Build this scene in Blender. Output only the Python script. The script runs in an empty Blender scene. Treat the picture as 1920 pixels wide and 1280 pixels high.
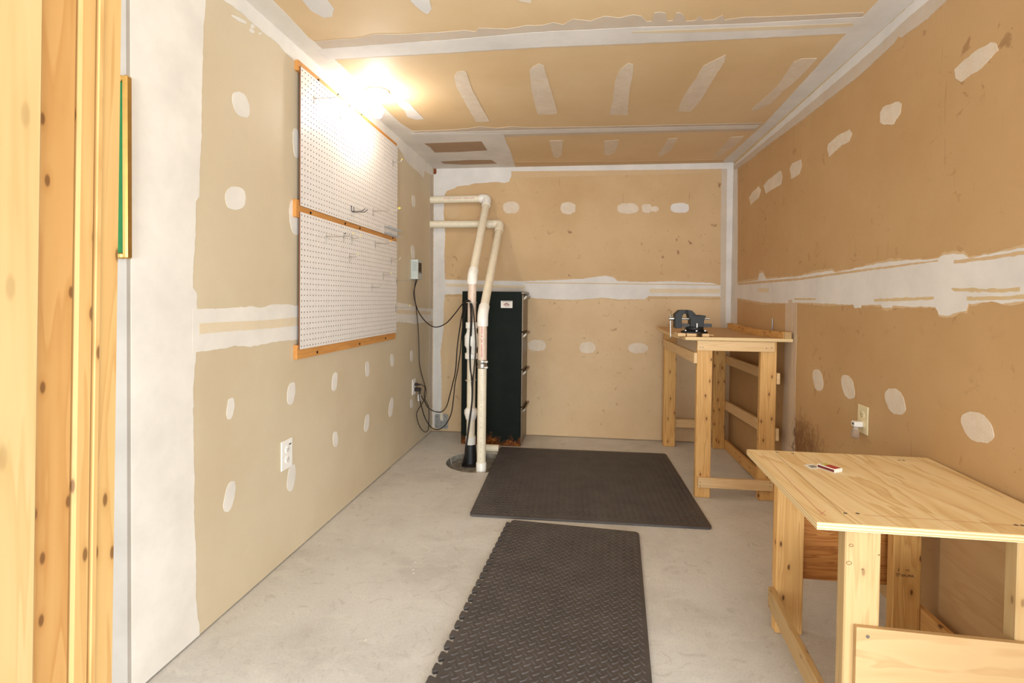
import bpy, bmesh, math, random
from mathutils import Vector, Matrix, noise
from mathutils.geometry import tessellate_polygon

random.seed(7)
sc = bpy.context.scene
col = sc.collection
V = Vector

# ------------------------------------------------------------------ camera
FPX, PCX, PCY = 970.82, 965.44, 577.84
ROLL, PITCH, YAW = 0.0113, -0.0183, -0.1251
EYE = V((1.2556, -4.3242, 1.1475))
W, H = 2.452, 2.2524                      # room width and height
_fw = V((math.sin(YAW) * math.cos(PITCH), math.cos(YAW) * math.cos(PITCH), math.sin(PITCH)))
_rt = V((math.cos(YAW), -math.sin(YAW), 0))
_up = _rt.cross(_fw)
RT = math.cos(ROLL) * _rt + math.sin(ROLL) * _up
UP = -math.sin(ROLL) * _rt + math.cos(ROLL) * _up
FW = _fw
cam = bpy.data.cameras.new('camera')
cam.sensor_width = 36
cam.lens = FPX * 36 / 1920
cam.shift_x = -(PCX - 960) / 1920
cam.shift_y = (PCY - 640) / 1920
cam.clip_start = 0.02
camo = bpy.data.objects.new('camera', cam)
col.objects.link(camo)
camo.matrix_world = Matrix(((RT.x, UP.x, -FW.x, EYE.x), (RT.y, UP.y, -FW.y, EYE.y), (RT.z, UP.z, -FW.z, EYE.z), (0, 0, 0, 1)))
sc.camera = camo

# ------------------------------------------------------------------ light
world = bpy.data.worlds.new('world')
sc.world = world
world.use_nodes = True
_bg = world.node_tree.nodes['Background']
_bg.inputs[0].default_value = (0.86, 0.95, 1.0, 1)
_bg.inputs[1].default_value = 1.4
vs = sc.view_settings
vs.view_transform = 'Standard'
vs.look = 'None'
vs.exposure = 0.62
vs.gamma = 1
vs.use_curve_mapping = False
BULB_STRENGTH = 125


def area(name, loc, target, size, power, color):
    l = bpy.data.lights.new(name, 'AREA')
    l.shape = 'RECTANGLE'
    l.size, l.size_y = size
    l.energy = power
    l.color = color
    o = bpy.data.objects.new(name, l)
    col.objects.link(o)
    o.location = loc
    o.rotation_euler = (V(target) - V(loc)).to_track_quat('-Z', 'Y').to_euler()


# added fill lamps low behind the camera; they stand for no known fixture
area('rear_fill_light', (1.9, -7.4, 0.75), (1.1, -1.5, 1.9), (2.0, 1.2), 110, (0.86, 0.95, 1.0))
area('side_fill_light', (4.2, -6.0, 0.9), (0.4, -2.2, 1.7), (1.6, 1.2), 90, (0.86, 0.95, 1.0))  # added fill from the right, brightens the left wall and ceiling


# ------------------------------------------------------------------ pixel -> direction
def ray(px, py):
    return FW + RT * ((px - PCX) / FPX) - UP * ((py - PCY) / FPX)


def hit(px, py, ax, v):
    d = ray(px, py)
    return EYE + d * ((v - EYE[ax]) / d[ax])


def onx(px, py, x=0.0): return hit(px, py, 0, x)
def ony(px, py, y=0.0): return hit(px, py, 1, y)
def onz(px, py, z=0.0): return hit(px, py, 2, z)


# ------------------------------------------------------------------ materials
def srgb(r, g, b):
    f = lambda c: (c / 255 / 12.92) if c / 255 <= 0.04045 else ((c / 255 + 0.055) / 1.055) ** 2.4
    return (f(r), f(g), f(b), 1)


class NT:
    def __init__(self, name):
        self.m = bpy.data.materials.new(name)
        self.m.use_nodes = True
        self.t = self.m.node_tree
        self.b = self.t.nodes['Principled BSDF']

    def n(self, typ, **kw):
        nd = self.t.nodes.new(typ)
        for k, v in kw.items():
            if k.startswith('_'):
                nd.inputs[k[1:].replace('_', ' ')].default_value = v
            else:
                setattr(nd, k, v)
        return nd

    def l(self, a, b): self.t.links.new(a, b)

    def coords(self, scale=(1, 1, 1), kind='Object', rnd=False, rot=(0, 0, 0)):
        tc = self.n('ShaderNodeTexCoord')
        mp = self.n('ShaderNodeMapping')
        mp.inputs['Scale'].default_value = scale
        mp.inputs['Rotation'].default_value = rot
        src = tc.outputs[kind]
        if rnd:
            oi = self.n('ShaderNodeObjectInfo')
            mu = self.n('ShaderNodeVectorMath', operation='SCALE')
            cx = self.n('ShaderNodeCombineXYZ')
            self.l(oi.outputs['Random'], cx.inputs[0])
            self.l(oi.outputs['Random'], cx.inputs[1])
            self.l(oi.outputs['Random'], cx.inputs[2])
            self.l(cx.outputs[0], mu.inputs[0])
            mu.inputs['Scale'].default_value = 17.3
            ad = self.n('ShaderNodeVectorMath', operation='ADD')
            self.l(src, ad.inputs[0])
            self.l(mu.outputs[0], ad.inputs[1])
            src = ad.outputs[0]
        self.l(src, mp.inputs['Vector'])
        return mp.outputs[0]

    def noise(self, vec, scale, detail=4, rough=0.55, dist=0.0):
        nd = self.n('ShaderNodeTexNoise')
        nd.inputs['Scale'].default_value = scale
        nd.inputs['Detail'].default_value = detail
        nd.inputs['Roughness'].default_value = rough
        nd.inputs['Distortion'].default_value = dist
        self.l(vec, nd.inputs['Vector'])
        return nd.outputs['Fac']

    def ramp(self, fac, stops):
        r = self.n('ShaderNodeValToRGB')
        e = r.color_ramp.elements
        e[0].position, e[0].color = stops[0]
        e[1].position, e[1].color = stops[-1]
        for p, c in stops[1:-1]:
            x = e.new(p)
            x.color = c
        self.l(fac, r.inputs[0])
        return r.outputs[0]

    def mix(self, fac, a, b, blend='MIX'):
        m = self.n('ShaderNodeMix', data_type='RGBA', blend_type=blend)
        for sock, v in ((m.inputs[0], fac), (m.inputs[6], a), (m.inputs[7], b)):
            if hasattr(v, 'links') or hasattr(v, 'node'):
                self.l(v, sock)
            else:
                sock.default_value = v
        return m.outputs[2]

    def math(self, op, a, b=0.5, clamp=False):
        m = self.n('ShaderNodeMath', operation=op, use_clamp=clamp)
        for sock, v in ((m.inputs[0], a), (m.inputs[1], b)):
            if hasattr(v, 'node'):
                self.l(v, sock)
            else:
                sock.default_value = v
        return m.outputs[0]

    def bump(self, h, strength=0.2, dist=0.002):
        b = self.n('ShaderNodeBump')
        b.inputs['Strength'].default_value = strength
        b.inputs['Distance'].default_value = dist
        self.l(h, b.inputs['Height'])
        self.l(b.outputs[0], self.b.inputs['Normal'])

    def col(self, c):
        if hasattr(c, 'node'):
            self.l(c, self.b.inputs['Base Color'])
        else:
            self.b.inputs['Base Color'].default_value = c

    def rough(self, r, metal=0.0, spec=None):
        self.b.inputs['Roughness'].default_value = r
        self.b.inputs['Metallic'].default_value = metal
        if spec is not None:
            self.b.inputs['Specular IOR Level'].default_value = spec


BW = ((0, 0, 0, 1), (1, 1, 1, 1))
MAT = {}


def plain(name, c, rough=0.5, metal=0.0, var=0.06, scale=30, bump=0.0):
    t = NT(name)
    v = t.coords()
    f = t.noise(v, scale, 4)
    dk = tuple(x * (1 - var * 2.2) for x in c[:3]) + (1,)
    lt = tuple(min(1, x * (1 + var)) for x in c[:3]) + (1,)
    t.col(t.ramp(f, [(0.3, dk), (0.7, lt)]))
    t.rough(rough, metal)
    if bump:
        t.bump(f, bump)
    MAT[name] = t.m
    return t.m


def paper(name, base, dark, spots=0.0, stain=None):
    t = NT(name)
    v = t.coords()
    big = t.noise(v, 1.6, 5, 0.6)
    c = t.ramp(big, [(0.32, dark), (0.62, base)])
    fine = t.noise(v, 140, 3)
    c = t.mix(t.ramp(fine, [(0.35, (0, 0, 0, 1)), (0.75, (0.12, 0.12, 0.12, 1))]), c, tuple(x * 0.8 for x in base[:3]) + (1,))
    if spots:
        # handling marks: small scattered brown blots and a few long drips
        s = t.noise(v, 19, 3, 0.6, 0.6)
        m1 = t.noise(v, 2.3, 2)
        f = t.math('MULTIPLY', t.ramp(s, [(0.63, BW[0]), (0.72, BW[1])]), t.ramp(m1, [(0.42, BW[0]), (0.6, BW[1])]))
        f = t.math('MULTIPLY', f, spots)
        c = t.mix(f, c, srgb(128, 84, 44))
        vv = t.coords((16, 16, 1.3))
        d = t.noise(vv, 3.0, 2)
        f2 = t.math('MULTIPLY', t.ramp(d, [(0.70, BW[0]), (0.74, BW[1])]), spots * 0.45)
        c = t.mix(f2, c, srgb(142, 98, 54))
        vo = t.n('ShaderNodeTexVoronoi')
        vo.inputs['Scale'].default_value = 26
        t.l(v, vo.inputs['Vector'])
        f3 = t.math('MULTIPLY', t.ramp(vo.outputs['Distance'], [(0.05, BW[1]), (0.10, BW[0])]), spots * 0.8)
        m3 = t.ramp(t.noise(v, 3.1, 2), [(0.5, BW[0]), (0.6, BW[1])])
        f3 = t.math('MULTIPLY', f3, m3)
        c = t.mix(f3, c, srgb(110, 72, 38))
    if stain:
        # mildew: blotches around one low spot of the wall
        cx, rx, rz = stain
        sp = t.n('ShaderNodeVectorMath', operation='SUBTRACT')
        t.l(v, sp.inputs[0])
        sp.inputs[1].default_value = cx
        sm = t.n('ShaderNodeVectorMath', operation='MULTIPLY')
        t.l(sp.outputs[0], sm.inputs[0])
        sm.inputs[1].default_value = (0.0, 1 / rx, 1 / rz)
        ln = t.n('ShaderNodeVectorMath', operation='LENGTH')
        t.l(sm.outputs[0], ln.inputs[0])
        rad = t.ramp(ln.outputs['Value'], [(0.25, BW[1]), (1.0, BW[0])])
        n1 = t.noise(t.coords((1, 1, 0.6)), 34, 6, 0.75)
        f = t.math('ADD', t.math('MULTIPLY', rad, 0.5), n1)
        f = t.ramp(f, [(0.72, BW[0]), (1.02, BW[1])])
        f = t.math('MULTIPLY', f, 0.75)
        c = t.mix(f, c, srgb(104, 60, 30))
    t.col(c)
    t.rough(0.62, spec=0.35)
    t.bump(fine, 0.05)
    MAT[name] = t.m


STAIN_C = onx(1505, 835, W)
TAN = srgb(207, 172, 128)
TAN_D = srgb(195, 157, 111)
paper('paper_tan_lit', srgb(221, 191, 149), srgb(212, 179, 134))  # ceiling: the same tan paper, lightened in place of missing light
paper('paper_tan_low', srgb(218, 187, 146), srgb(206, 172, 130), spots=0.6)
paper('paper_tan_marked', TAN, TAN_D, spots=0.8)
paper('paper_tan_right', srgb(197, 159, 112), srgb(187, 147, 99), spots=0.5, stain=(tuple(STAIN_C), 0.42, 0.26))
paper('paper_beige', srgb(212, 194, 164), srgb(203, 182, 150))


def mudmat(name, base, thin=None, amt=0.0, stain=None):
    t = NT(name)
    v = t.coords()
    n1 = t.noise(v, 5, 5, 0.6)
    c = t.ramp(n1, [(0.3, tuple(x * 0.86 for x in base[:3]) + (1,)), (0.65, base)])
    n2 = t.noise(v, 260, 3, 0.7)
    if thin:
        f = t.ramp(n2, [(0.5 - amt * 0.25, BW[0]), (0.6 - amt * 0.1, BW[1])])
        f = t.math('MULTIPLY', f, amt)
        c = t.mix(f, c, thin)
        n3 = t.noise(v, 24, 3)
        f = t.math('MULTIPLY', t.ramp(n3, [(0.4, BW[0]), (0.7, BW[1])]), amt * 0.7)
        c = t.mix(f, c, thin)
    if stain:
        sp = t.n('ShaderNodeVectorMath', operation='SUBTRACT')
        t.l(v, sp.inputs[0])
        sp.inputs[1].default_value = stain[0]
        sm = t.n('ShaderNodeVectorMath', operation='MULTIPLY')
        t.l(sp.outputs[0], sm.inputs[0])
        sm.inputs[1].default_value = (0.0, 1 / stain[1], 1 / stain[2])
        ln = t.n('ShaderNodeVectorMath', operation='LENGTH')
        t.l(sm.outputs[0], ln.inputs[0])
        rad = t.ramp(ln.outputs['Value'], [(0.2, BW[1]), (1.0, BW[0])])
        n4 = t.noise(t.coords((1, 1, 0.5)), 40, 6, 0.75)
        f = t.ramp(t.math('ADD', t.math('MULTIPLY', rad, 0.45), n4), [(0.74, BW[0]), (0.9, BW[1])])
        c = t.mix(t.math('MULTIPLY', f, 0.9), c, srgb(74, 38, 26))
    t.col(c)
    t.rough(0.85, spec=0.2)
    t.bump(n2, 0.08)
    MAT[name] = t.m


MUD = srgb(227, 219, 211)
mudmat('mud', MUD)
mudmat('mud_left', srgb(233, 224, 212))
mudmat('mud_grey', srgb(205, 193, 180), TAN, 0.35)
mudmat('mud_thin', srgb(230, 217, 200), TAN, 0.38)
mudmat('mud_feather', srgb(208, 184, 154), TAN, 0.8)
mudmat('mud_stained', srgb(206, 188, 168), TAN, 0.5, (tuple(STAIN_C), 0.25, 0.30))
mudmat('tape_cream', srgb(226, 202, 164), srgb(222, 208, 186), 0.5)
mudmat('tape_line', srgb(205, 172, 124), srgb(218, 196, 158), 0.5)
mudmat('tear', srgb(176, 146, 118), srgb(160, 130, 104), 0.4)
mudmat('white_shaded', srgb(178, 167, 156))  # white near-left wall, with its shade put into this grey


def concrete():
    t = NT('concrete')
    v = t.coords()
    n1 = t.noise(v, 1.3, 6, 0.6, 0.8)
    c = t.ramp(n1, [(0.28, srgb(190, 184, 177)), (0.5, srgb(212, 208, 202)), (0.72, srgb(224, 221, 216))])
    n2 = t.noise(t.coords((1.0, 1.6, 1), rot=(0, 0, 0.5)), 6, 6, 0.65, 1.5)
    c = t.mix(t.math('MULTIPLY', t.ramp(n2, [(0.5, BW[0]), (0.75, BW[1])]), 0.45), c, srgb(232, 228, 219))
    n3 = t.noise(v, 9, 5, 0.7, 2.5)
    c = t.mix(t.math('MULTIPLY', t.ramp(n3, [(0.56, BW[0]), (0.66, BW[1])]), 0.25), c, srgb(150, 138, 122))
    n4 = t.noise(v, 120, 4, 0.7)
    c = t.mix(t.math('MULTIPLY', t.ramp(n4, [(0.45, BW[0]), (0.8, BW[1])]), 0.3), c, srgb(150, 140, 128))
    vo = t.n('ShaderNodeTexVoronoi')
    vo.inputs['Scale'].default_value = 9
    t.l(v, vo.inputs['Vector'])
    c = t.mix(t.ramp(vo.outputs['Distance'], [(0.035, (0.8, 0.8, 0.8, 1)), (0.05, BW[0])]), c, srgb(238, 232, 224))
    t.col(c)
    t.rough(0.6, spec=0.3)
    t.bump(n4, 0.12, 0.001)
    MAT['concrete'] = t.m


concrete()


def wood(name, light, mid, dark, knots=1.0, lines=1.0, ply=False, warp=1.0, kscale=(9, 22), soft=0.42, kr=(0.06, 0.11), kp=0.35):
    t = NT(name)
    v = t.coords((1, 1, 1), rnd=True)
    mp = t.n('ShaderNodeMapping')
    mp.inputs['Scale'].default_value = (0.55, 9, 9) if not ply else (0.8, 5.5, 5.5)
    t.l(v, mp.inputs['Vector'])
    g = t.noise(mp.outputs[0], 2.2, 3, 0.5, 0.6 * warp)
    rings = t.math('FRACT', t.math('MULTIPLY', g, 7 if not ply else 5.5))
    c = t.ramp(rings, [(0.0, light), (0.55, mid), (0.86, dark), (1.0, light)])
    mp2 = t.n('ShaderNodeMapping')
    mp2.inputs['Scale'].default_value = (2.0, 70, 70)
    t.l(v, mp2.inputs['Vector'])
    f = t.noise(mp2.outputs[0], 3, 3)
    c = t.mix(t.math('MULTIPLY', t.ramp(f, [(0.35, BW[1]), (0.65, BW[0])]), 0.28 * lines), c, mid)
    big = t.noise(v, 2.2, 3)
    c = t.mix(t.math('MULTIPLY', t.ramp(big, [(0.4, BW[0]), (0.7, BW[1])]), 0.35), c, mid)
    c2 = t.mix(soft, c, light)
    if knots:
        sx = t.n('ShaderNodeSeparateXYZ')
        t.l(v, sx.inputs[0])
        cb_ = t.n('ShaderNodeCombineXYZ')
        t.l(t.math('MULTIPLY', sx.outputs[0], kscale[0]), cb_.inputs[0])
        t.l(t.math('MULTIPLY', t.math('ADD', sx.outputs[1], sx.outputs[2]), kscale[1]), cb_.inputs[1])
        vo = t.n('ShaderNodeTexVoronoi', voronoi_dimensions='2D')
        vo.inputs['Scale'].default_value = 1.0
        t.l(cb_.outputs[0], vo.inputs['Vector'])
        k = t.ramp(vo.outputs['Distance'], [(kr[0], BW[1]), (kr[1], BW[0])])
        halo = t.math('MULTIPLY', t.ramp(vo.outputs['Distance'], [(0.08, BW[1]), (0.34, BW[0])]), 0.4 * knots)
        pick = t.n('ShaderNodeSeparateColor')
        t.l(vo.outputs['Color'], pick.inputs[0])
        on = t.math('GREATER_THAN', pick.outputs[0], kp)
        c2 = t.mix(t.math('MULTIPLY', halo, on), c2, dark)
        c2 = t.mix(t.math('MULTIPLY', t.math('MULTIPLY', k, on), 0.85 * knots), c2, srgb(92, 54, 26))
    t.col(c2)
    t.rough(0.55, spec=0.3)
    t.bump(f, 0.08, 0.001)
    MAT[name] = t.m


wood('pine', srgb(228, 180, 114), srgb(214, 160, 94), srgb(190, 130, 68), kp=0.52)
wood('pine_pale', srgb(194, 160, 112), srgb(184, 147, 96), srgb(166, 124, 74), knots=0.6)
wood('pine_amber', srgb(226, 178, 108), srgb(208, 150, 80), srgb(176, 112, 50))
wood('pine_orange', srgb(214, 152, 82), srgb(196, 130, 62), srgb(160, 92, 38), knots=0.9)
wood('post_pale', srgb(196, 164, 114), srgb(188, 153, 100), srgb(174, 136, 80), knots=0.25, kscale=(7, 20))
wood('post_orange', srgb(184, 138, 82), srgb(175, 126, 70), srgb(158, 104, 50), knots=0.9, kscale=(17, 40), kr=(0.08, 0.14), kp=0.6)
wood('post_mid', srgb(194, 154, 98), srgb(185, 141, 84), srgb(168, 118, 62), knots=0.9, kscale=(14, 38), kr=(0.08, 0.14), kp=0.6)
wood('batten_wood', srgb(214, 152, 84), srgb(200, 136, 70), srgb(178, 112, 54), knots=0.0)
wood('strip_wood', srgb(232, 196, 146), srgb(222, 182, 130), srgb(204, 158, 106), knots=0.0)
wood('ply_top', srgb(244, 222, 178), srgb(234, 203, 150), srgb(212, 170, 108), knots=0.0, ply=True, soft=0.12)
wood('ply_dark', srgb(200, 136, 72), srgb(182, 116, 54), srgb(150, 86, 34), knots=0.0, ply=True, warp=4, soft=0.1)
wood('ply_pale', srgb(196, 160, 114), srgb(188, 149, 101), srgb(170, 128, 80), knots=0.0, ply=True)
wood('ply_brown', srgb(206, 168, 120), srgb(197, 156, 106), srgb(184, 142, 92), knots=0.0, ply=True)


def ply_edge():
    t = NT('ply_edge')
    v = t.coords((2, 2, 1))
    sp = t.n('ShaderNodeSeparateXYZ')
    t.l(t.coords(), sp.inputs[0])
    s = t.math('FRACT', t.math('MULTIPLY', sp.outputs[2], 1 / 0.0072))
    n = t.noise(v, 20, 3)
    c = t.ramp(t.math('ADD', s, t.math('MULTIPLY', n, 0.2)), [(0.25, srgb(240, 214, 164)), (0.45, srgb(206, 162, 104)), (0.62, srgb(196, 148, 90)), (0.8, srgb(238, 210, 158))])
    t.col(c)
    t.rough(0.7)
    MAT['ply_edge'] = t.m


ply_edge()


def cabinet_mat():
    t = NT('cabinet_green')
    v = t.coords()
    n = t.noise(v, 6, 4)
    c = t.ramp(n, [(0.3, srgb(14, 19, 14)), (0.7, srgb(22, 29, 21))])
    sp = t.n('ShaderNodeSeparateXYZ')
    t.l(v, sp.inputs[0])
    z = t.ramp(sp.outputs[2], [(0.0, BW[1]), (0.20, BW[0])])
    n2 = t.noise(v, 22, 6, 0.75)
    f = t.ramp(t.math('ADD', t.math('MULTIPLY', z, 0.55), n2), [(0.86, BW[0]), (1.0, BW[1])])
    rust = t.ramp(t.noise(v, 60, 4), [(0.35, srgb(70, 34, 14)), (0.6, srgb(132, 74, 26)), (0.7, srgb(150, 104, 40))])
    c = t.mix(f, c, rust)
    t.col(c)
    t.rough(0.55, spec=0.12)
    t.bump(n2, 0.05)
    MAT['cabinet_green'] = t.m


cabinet_mat()
plain('drawer_metal', srgb(112, 92, 70), 0.35, 0.3)
plain('handle_metal', srgb(140, 128, 112), 0.35, 0.7)
plain('pvc', srgb(236, 222, 196), 0.38, 0, 0.03)
plain('pvc_white', srgb(243, 236, 224), 0.35, 0, 0.03)
plain('pvc_pink', srgb(226, 200, 178), 0.4, 0, 0.05)
plain('print_red', srgb(206, 92, 84), 0.6)
plain('print_grey', srgb(120, 110, 104), 0.6)
plain('steel', srgb(196, 190, 180), 0.28, 0.9)
plain('wire', srgb(178, 170, 160), 0.35, 0.8)
plain('rubber_black', srgb(26, 24, 24), 0.5)
plain('cord_black', srgb(34, 24, 20), 0.5)
plain('pit_lid', srgb(140, 133, 124), 0.6, 0, 0.28, 25, 0.3)
plain('pit_wall', srgb(150, 142, 130), 0.9, 0, 0.2, 25, 0.3)
plain('putty', srgb(176, 160, 128), 0.85, 0, 0.2, 40, 0.4)
plain('mat_foam', srgb(80, 73, 70), 0.55, 0, 0.10, 9)
plain('peg_white', srgb(232, 224, 216), 0.45, 0, 0.02)
plain('peg_brown', srgb(128, 76, 46), 0.8, 0, 0.1)
plain('screw_black', srgb(40, 30, 26), 0.4, 0.5)
plain('screw_steel', srgb(120, 110, 100), 0.4, 0.7)
plain('tip_yellow', srgb(232, 206, 70), 0.5)
plain('tip_orange', srgb(236, 176, 76), 0.5)
plain('tip_dark', srgb(58, 54, 52), 0.5)
plain('box_grey', srgb(186, 190, 184), 0.45, 0, 0.03)
plain('dark_hole', srgb(40, 44, 42), 0.8)
plain('label_dark', srgb(70, 50, 32), 0.6, 0, 0.3, 90)
plain('plate_white', srgb(246, 240, 232), 0.35, 0, 0.01)
plain('plate_ivory', srgb(232, 214, 172), 0.4, 0, 0.02)
plain('slot_dark', srgb(96, 84, 72), 0.7)
plain('galv', srgb(166, 164, 160), 0.4, 0.6, 0.08)
plain('masking', srgb(226, 212, 190), 0.7)
plain('tag_foil', srgb(214, 208, 200), 0.3, 0.3)
plain('vise_iron', srgb(24, 22, 21), 0.55, 0.0, 0.2, 90, 0.3)
plain('vise_bar', srgb(58, 54, 52), 0.5, 0.2)
plain('jaw_black', srgb(26, 25, 25), 0.5, 0.3)
plain('gold', srgb(206, 164, 92), 0.28, 0.85, 0.05)
plain('mat_green', srgb(28, 106, 52), 0.8)
plain('match_red', srgb(190, 60, 44), 0.6, 0, 0.12, 200)
plain('match_side', srgb(110, 40, 34), 0.7)
plain('match_white', srgb(244, 238, 228), 0.6, 0, 0.01)
plain('match_yellow', srgb(206, 192, 70), 0.6, 0, 0.2, 200)
plain('ink', srgb(58, 46, 40), 0.7)
plain('ink_soft', srgb(130, 90, 56), 0.7)
plain('pencil_red', srgb(214, 138, 110), 0.7)
plain('logo_red', srgb(140, 44, 56), 0.6)
plain('sticker', srgb(238, 226, 214), 0.5, 0, 0.01)
plain('porcelain', srgb(246, 244, 238), 0.3, 0, 0.01)
plain('rust', srgb(140, 70, 32), 0.85, 0, 0.3, 60)
_t = NT('bulb_glow')
_t.col((1, 1, 1, 1))
_t.b.inputs['Emission Color'].default_value = (1.0, 0.975, 0.92, 1)
_t.b.inputs['Emission Strength'].default_value = BULB_STRENGTH
MAT['bulb_glow'] = _t.m
_t = NT('shade_clear')
_t.col(srgb(240, 232, 224))
_t.b.inputs['Roughness'].default_value = 0.35
_t.b.inputs['Transmission Weight'].default_value = 0.85
_t.b.inputs['IOR'].default_value = 1.15
MAT['shade_clear'] = _t.m


# ------------------------------------------------------------------ builders
class MB:
    def __init__(self):
        self.v, self.f, self.mi = [], [], []

    def add(self, vs_, fs, mi=0):
        b = len(self.v)
        self.v += [V(p) for p in vs_]
        self.f += [tuple(b + i for i in q) for q in fs]
        self.mi += [mi] * len(fs)
        return self

    def box(self, a, b, mi=0):
        x0, y0, z0 = [min(p, q) for p, q in zip(a, b)]
        x1, y1, z1 = [max(p, q) for p, q in zip(a, b)]
        return self.add([(x0, y0, z0), (x1, y0, z0), (x1, y1, z0), (x0, y1, z0), (x0, y0, z1), (x1, y0, z1), (x1, y1, z1), (x0, y1, z1)],
                        [(0, 3, 2, 1), (4, 5, 6, 7), (0, 1, 5, 4), (1, 2, 6, 5), (2, 3, 7, 6), (3, 0, 4, 7)], mi)

    def cbox(self, a, b, c=0.002, mi=0):
        """box with chamfered edges"""
        bm = bmesh.new()
        bmesh.ops.create_cube(bm, size=1)
        lo = V([min(p, q) for p, q in zip(a, b)])
        hi = V([max(p, q) for p, q in zip(a, b)])
        for v in bm.verts:
            v.co = V([(lo[i] + hi[i]) / 2 + v.co[i] * (hi[i] - lo[i]) for i in range(3)])
        bmesh.ops.bevel(bm, geom=bm.edges[:], offset=c, segments=1, affect='EDGES', profile=0.5)
        bm.verts.index_update()
        self.add([v.co.copy() for v in bm.verts], [tuple(v.index for v in f.verts) for f in bm.faces], mi)
        bm.free()
        return self

    def tube(self, pts, r, seg=12, cap=True, mi=0):
        pts = [V(p) for p in pts]
        rs = r if isinstance(r, (list, tuple)) else [r] * len(pts)
        vs_, fs = [], []
        n = None
        for i, p in enumerate(pts):
            if i == 0:
                d = pts[1] - pts[0]
            elif i == len(pts) - 1:
                d = pts[-1] - pts[-2]
            else:
                d = (pts[i + 1] - p).normalized() + (p - pts[i - 1]).normalized()
            d = d.normalized() if d.length > 1e-9 else V((0, 0, 1))
            if n is None:
                n = d.orthogonal().normalized()
            else:
                n = n - d * n.dot(d)
                n = n.normalized() if n.length > 1e-6 else d.orthogonal().normalized()
            b = d.cross(n)
            for k in range(seg):
                a = 2 * math.pi * k / seg
                vs_.append(p + (n * math.cos(a) + b * math.sin(a)) * rs[i])
        for i in range(len(pts) - 1):
            for k in range(seg):
                k2 = (k + 1) % seg
                fs.append((i * seg + k, i * seg + k2, (i + 1) * seg + k2, (i + 1) * seg + k))
        if cap:
            fs.append(tuple(range(seg))[::-1])
            fs.append(tuple((len(pts) - 1) * seg + k for k in range(seg)))
        return self.add(vs_, fs, mi)

    def lathe(self, c, prof, seg=32, axis=(0, 0, 1), mi=0):
        """prof: list of (radius, height along axis)"""
        ax = V(axis).normalized()
        n = ax.orthogonal().normalized()
        b = ax.cross(n)
        c = V(c)
        vs_, fs = [], []
        for r, h in prof:
            for k in range(seg):
                a = 2 * math.pi * k / seg
                vs_.append(c + ax * h + (n * math.cos(a) + b * math.sin(a)) * max(r, 1e-5))
        for i in range(len(prof) - 1):
            for k in range(seg):
                k2 = (k + 1) % seg
                fs.append((i * seg + k, i * seg + k2, (i + 1) * seg + k2, (i + 1) * seg + k))
        fs.append(tuple(range(seg))[::-1])
        fs.append(tuple((len(prof) - 1) * seg + k for k in range(seg)))
        return self.add(vs_, fs, mi)

    def prism(self, poly, vec, mi=0):
        """polygon (3D points) extruded along vec"""
        poly = [V(p) for p in poly]
        vec = V(vec)
        n = len(poly)
        tris = tessellate_polygon([poly])
        vs_ = poly + [p + vec for p in poly]
        fs = [tuple(t) for t in tris] + [tuple(n + i for i in t[::-1]) for t in tris]
        fs += [(i, (i + 1) % n, n + (i + 1) % n, n + i) for i in range(n)]
        return self.add(vs_, fs, mi)

    def build(self, name, mat, parent=None, frame=None, smooth=False, fix=True):
        me = bpy.data.meshes.new(name)
        fr = frame or (Matrix.Translation(self._base()) if parent is None else Matrix.Identity(4))
        inv = fr.inverted()
        me.from_pydata([inv @ p for p in self.v], [], self.f)
        mats = mat if isinstance(mat, (list, tuple)) else [mat]
        for m in mats:
            me.materials.append(MAT[m])
        for p, i in zip(me.polygons, self.mi):
            p.material_index = i
        if fix:
            bm = bmesh.new()
            bm.from_mesh(me)
            bmesh.ops.recalc_face_normals(bm, faces=bm.faces[:])
            bm.to_mesh(me)
            bm.free()
        if smooth:
            for p in me.polygons:
                p.use_smooth = True
            try:
                me.set_sharp_from_angle(angle=math.radians(40))
            except Exception:
                pass
        o = bpy.data.objects.new(name, me)
        col.objects.link(o)
        if parent is not None:
            o.parent = parent
            o.matrix_parent_inverse = world_of(parent).inverted()
        o.matrix_basis = fr
        return o

    def _base(self):
        lo = V((min(p.x for p in self.v), min(p.y for p in self.v), min(p.z for p in self.v)))
        hi = V((max(p.x for p in self.v), max(p.y for p in self.v), max(p.z for p in self.v)))
        return V(((lo.x + hi.x) / 2, (lo.y + hi.y) / 2, lo.z))


def world_of(o):
    m = o.matrix_basis.copy()
    if o.parent:
        m = world_of(o.parent) @ o.matrix_parent_inverse @ m
    return m


def tag(o, label, cat, group=None):
    o['label'] = label
    o['category'] = cat
    if group:
        o['group'] = group
    return o


def thing(name, label, cat, loc, group=None):
    o = bpy.data.objects.new(name, None)
    o.empty_display_size = 0.05
    col.objects.link(o)
    o.location = loc
    o.matrix_basis = Matrix.Translation(V(loc))
    return tag(o, label, cat, group)


def struct(o):
    o['kind'] = 'structure'
    return o


def axes(x, y, o):
    x = V(x).normalized()
    y = V(y)
    y = (y - x * y.dot(x)).normalized()
    z = x.cross(y)
    return Matrix(((x.x, y.x, z.x, o[0]), (x.y, y.y, z.y, o[1]), (x.z, y.z, z.z, o[2]), (0, 0, 0, 1)))


def board(name, p0, p1, wdir, w, t, mat, parent=None, c=0.002):
    """wooden board from p0 to p1 (axis), width w along wdir, thickness t; grain runs along it"""
    p0, p1 = V(p0), V(p1)
    fr = axes(p1 - p0, wdir, p0)
    L = (p1 - p0).length
    mb = MB().cbox((0, -w / 2, -t / 2), (L, w / 2, t / 2), c)
    mb.v = [fr @ p for p in mb.v]
    return mb.build(name, mat, parent, frame=fr)


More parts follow.
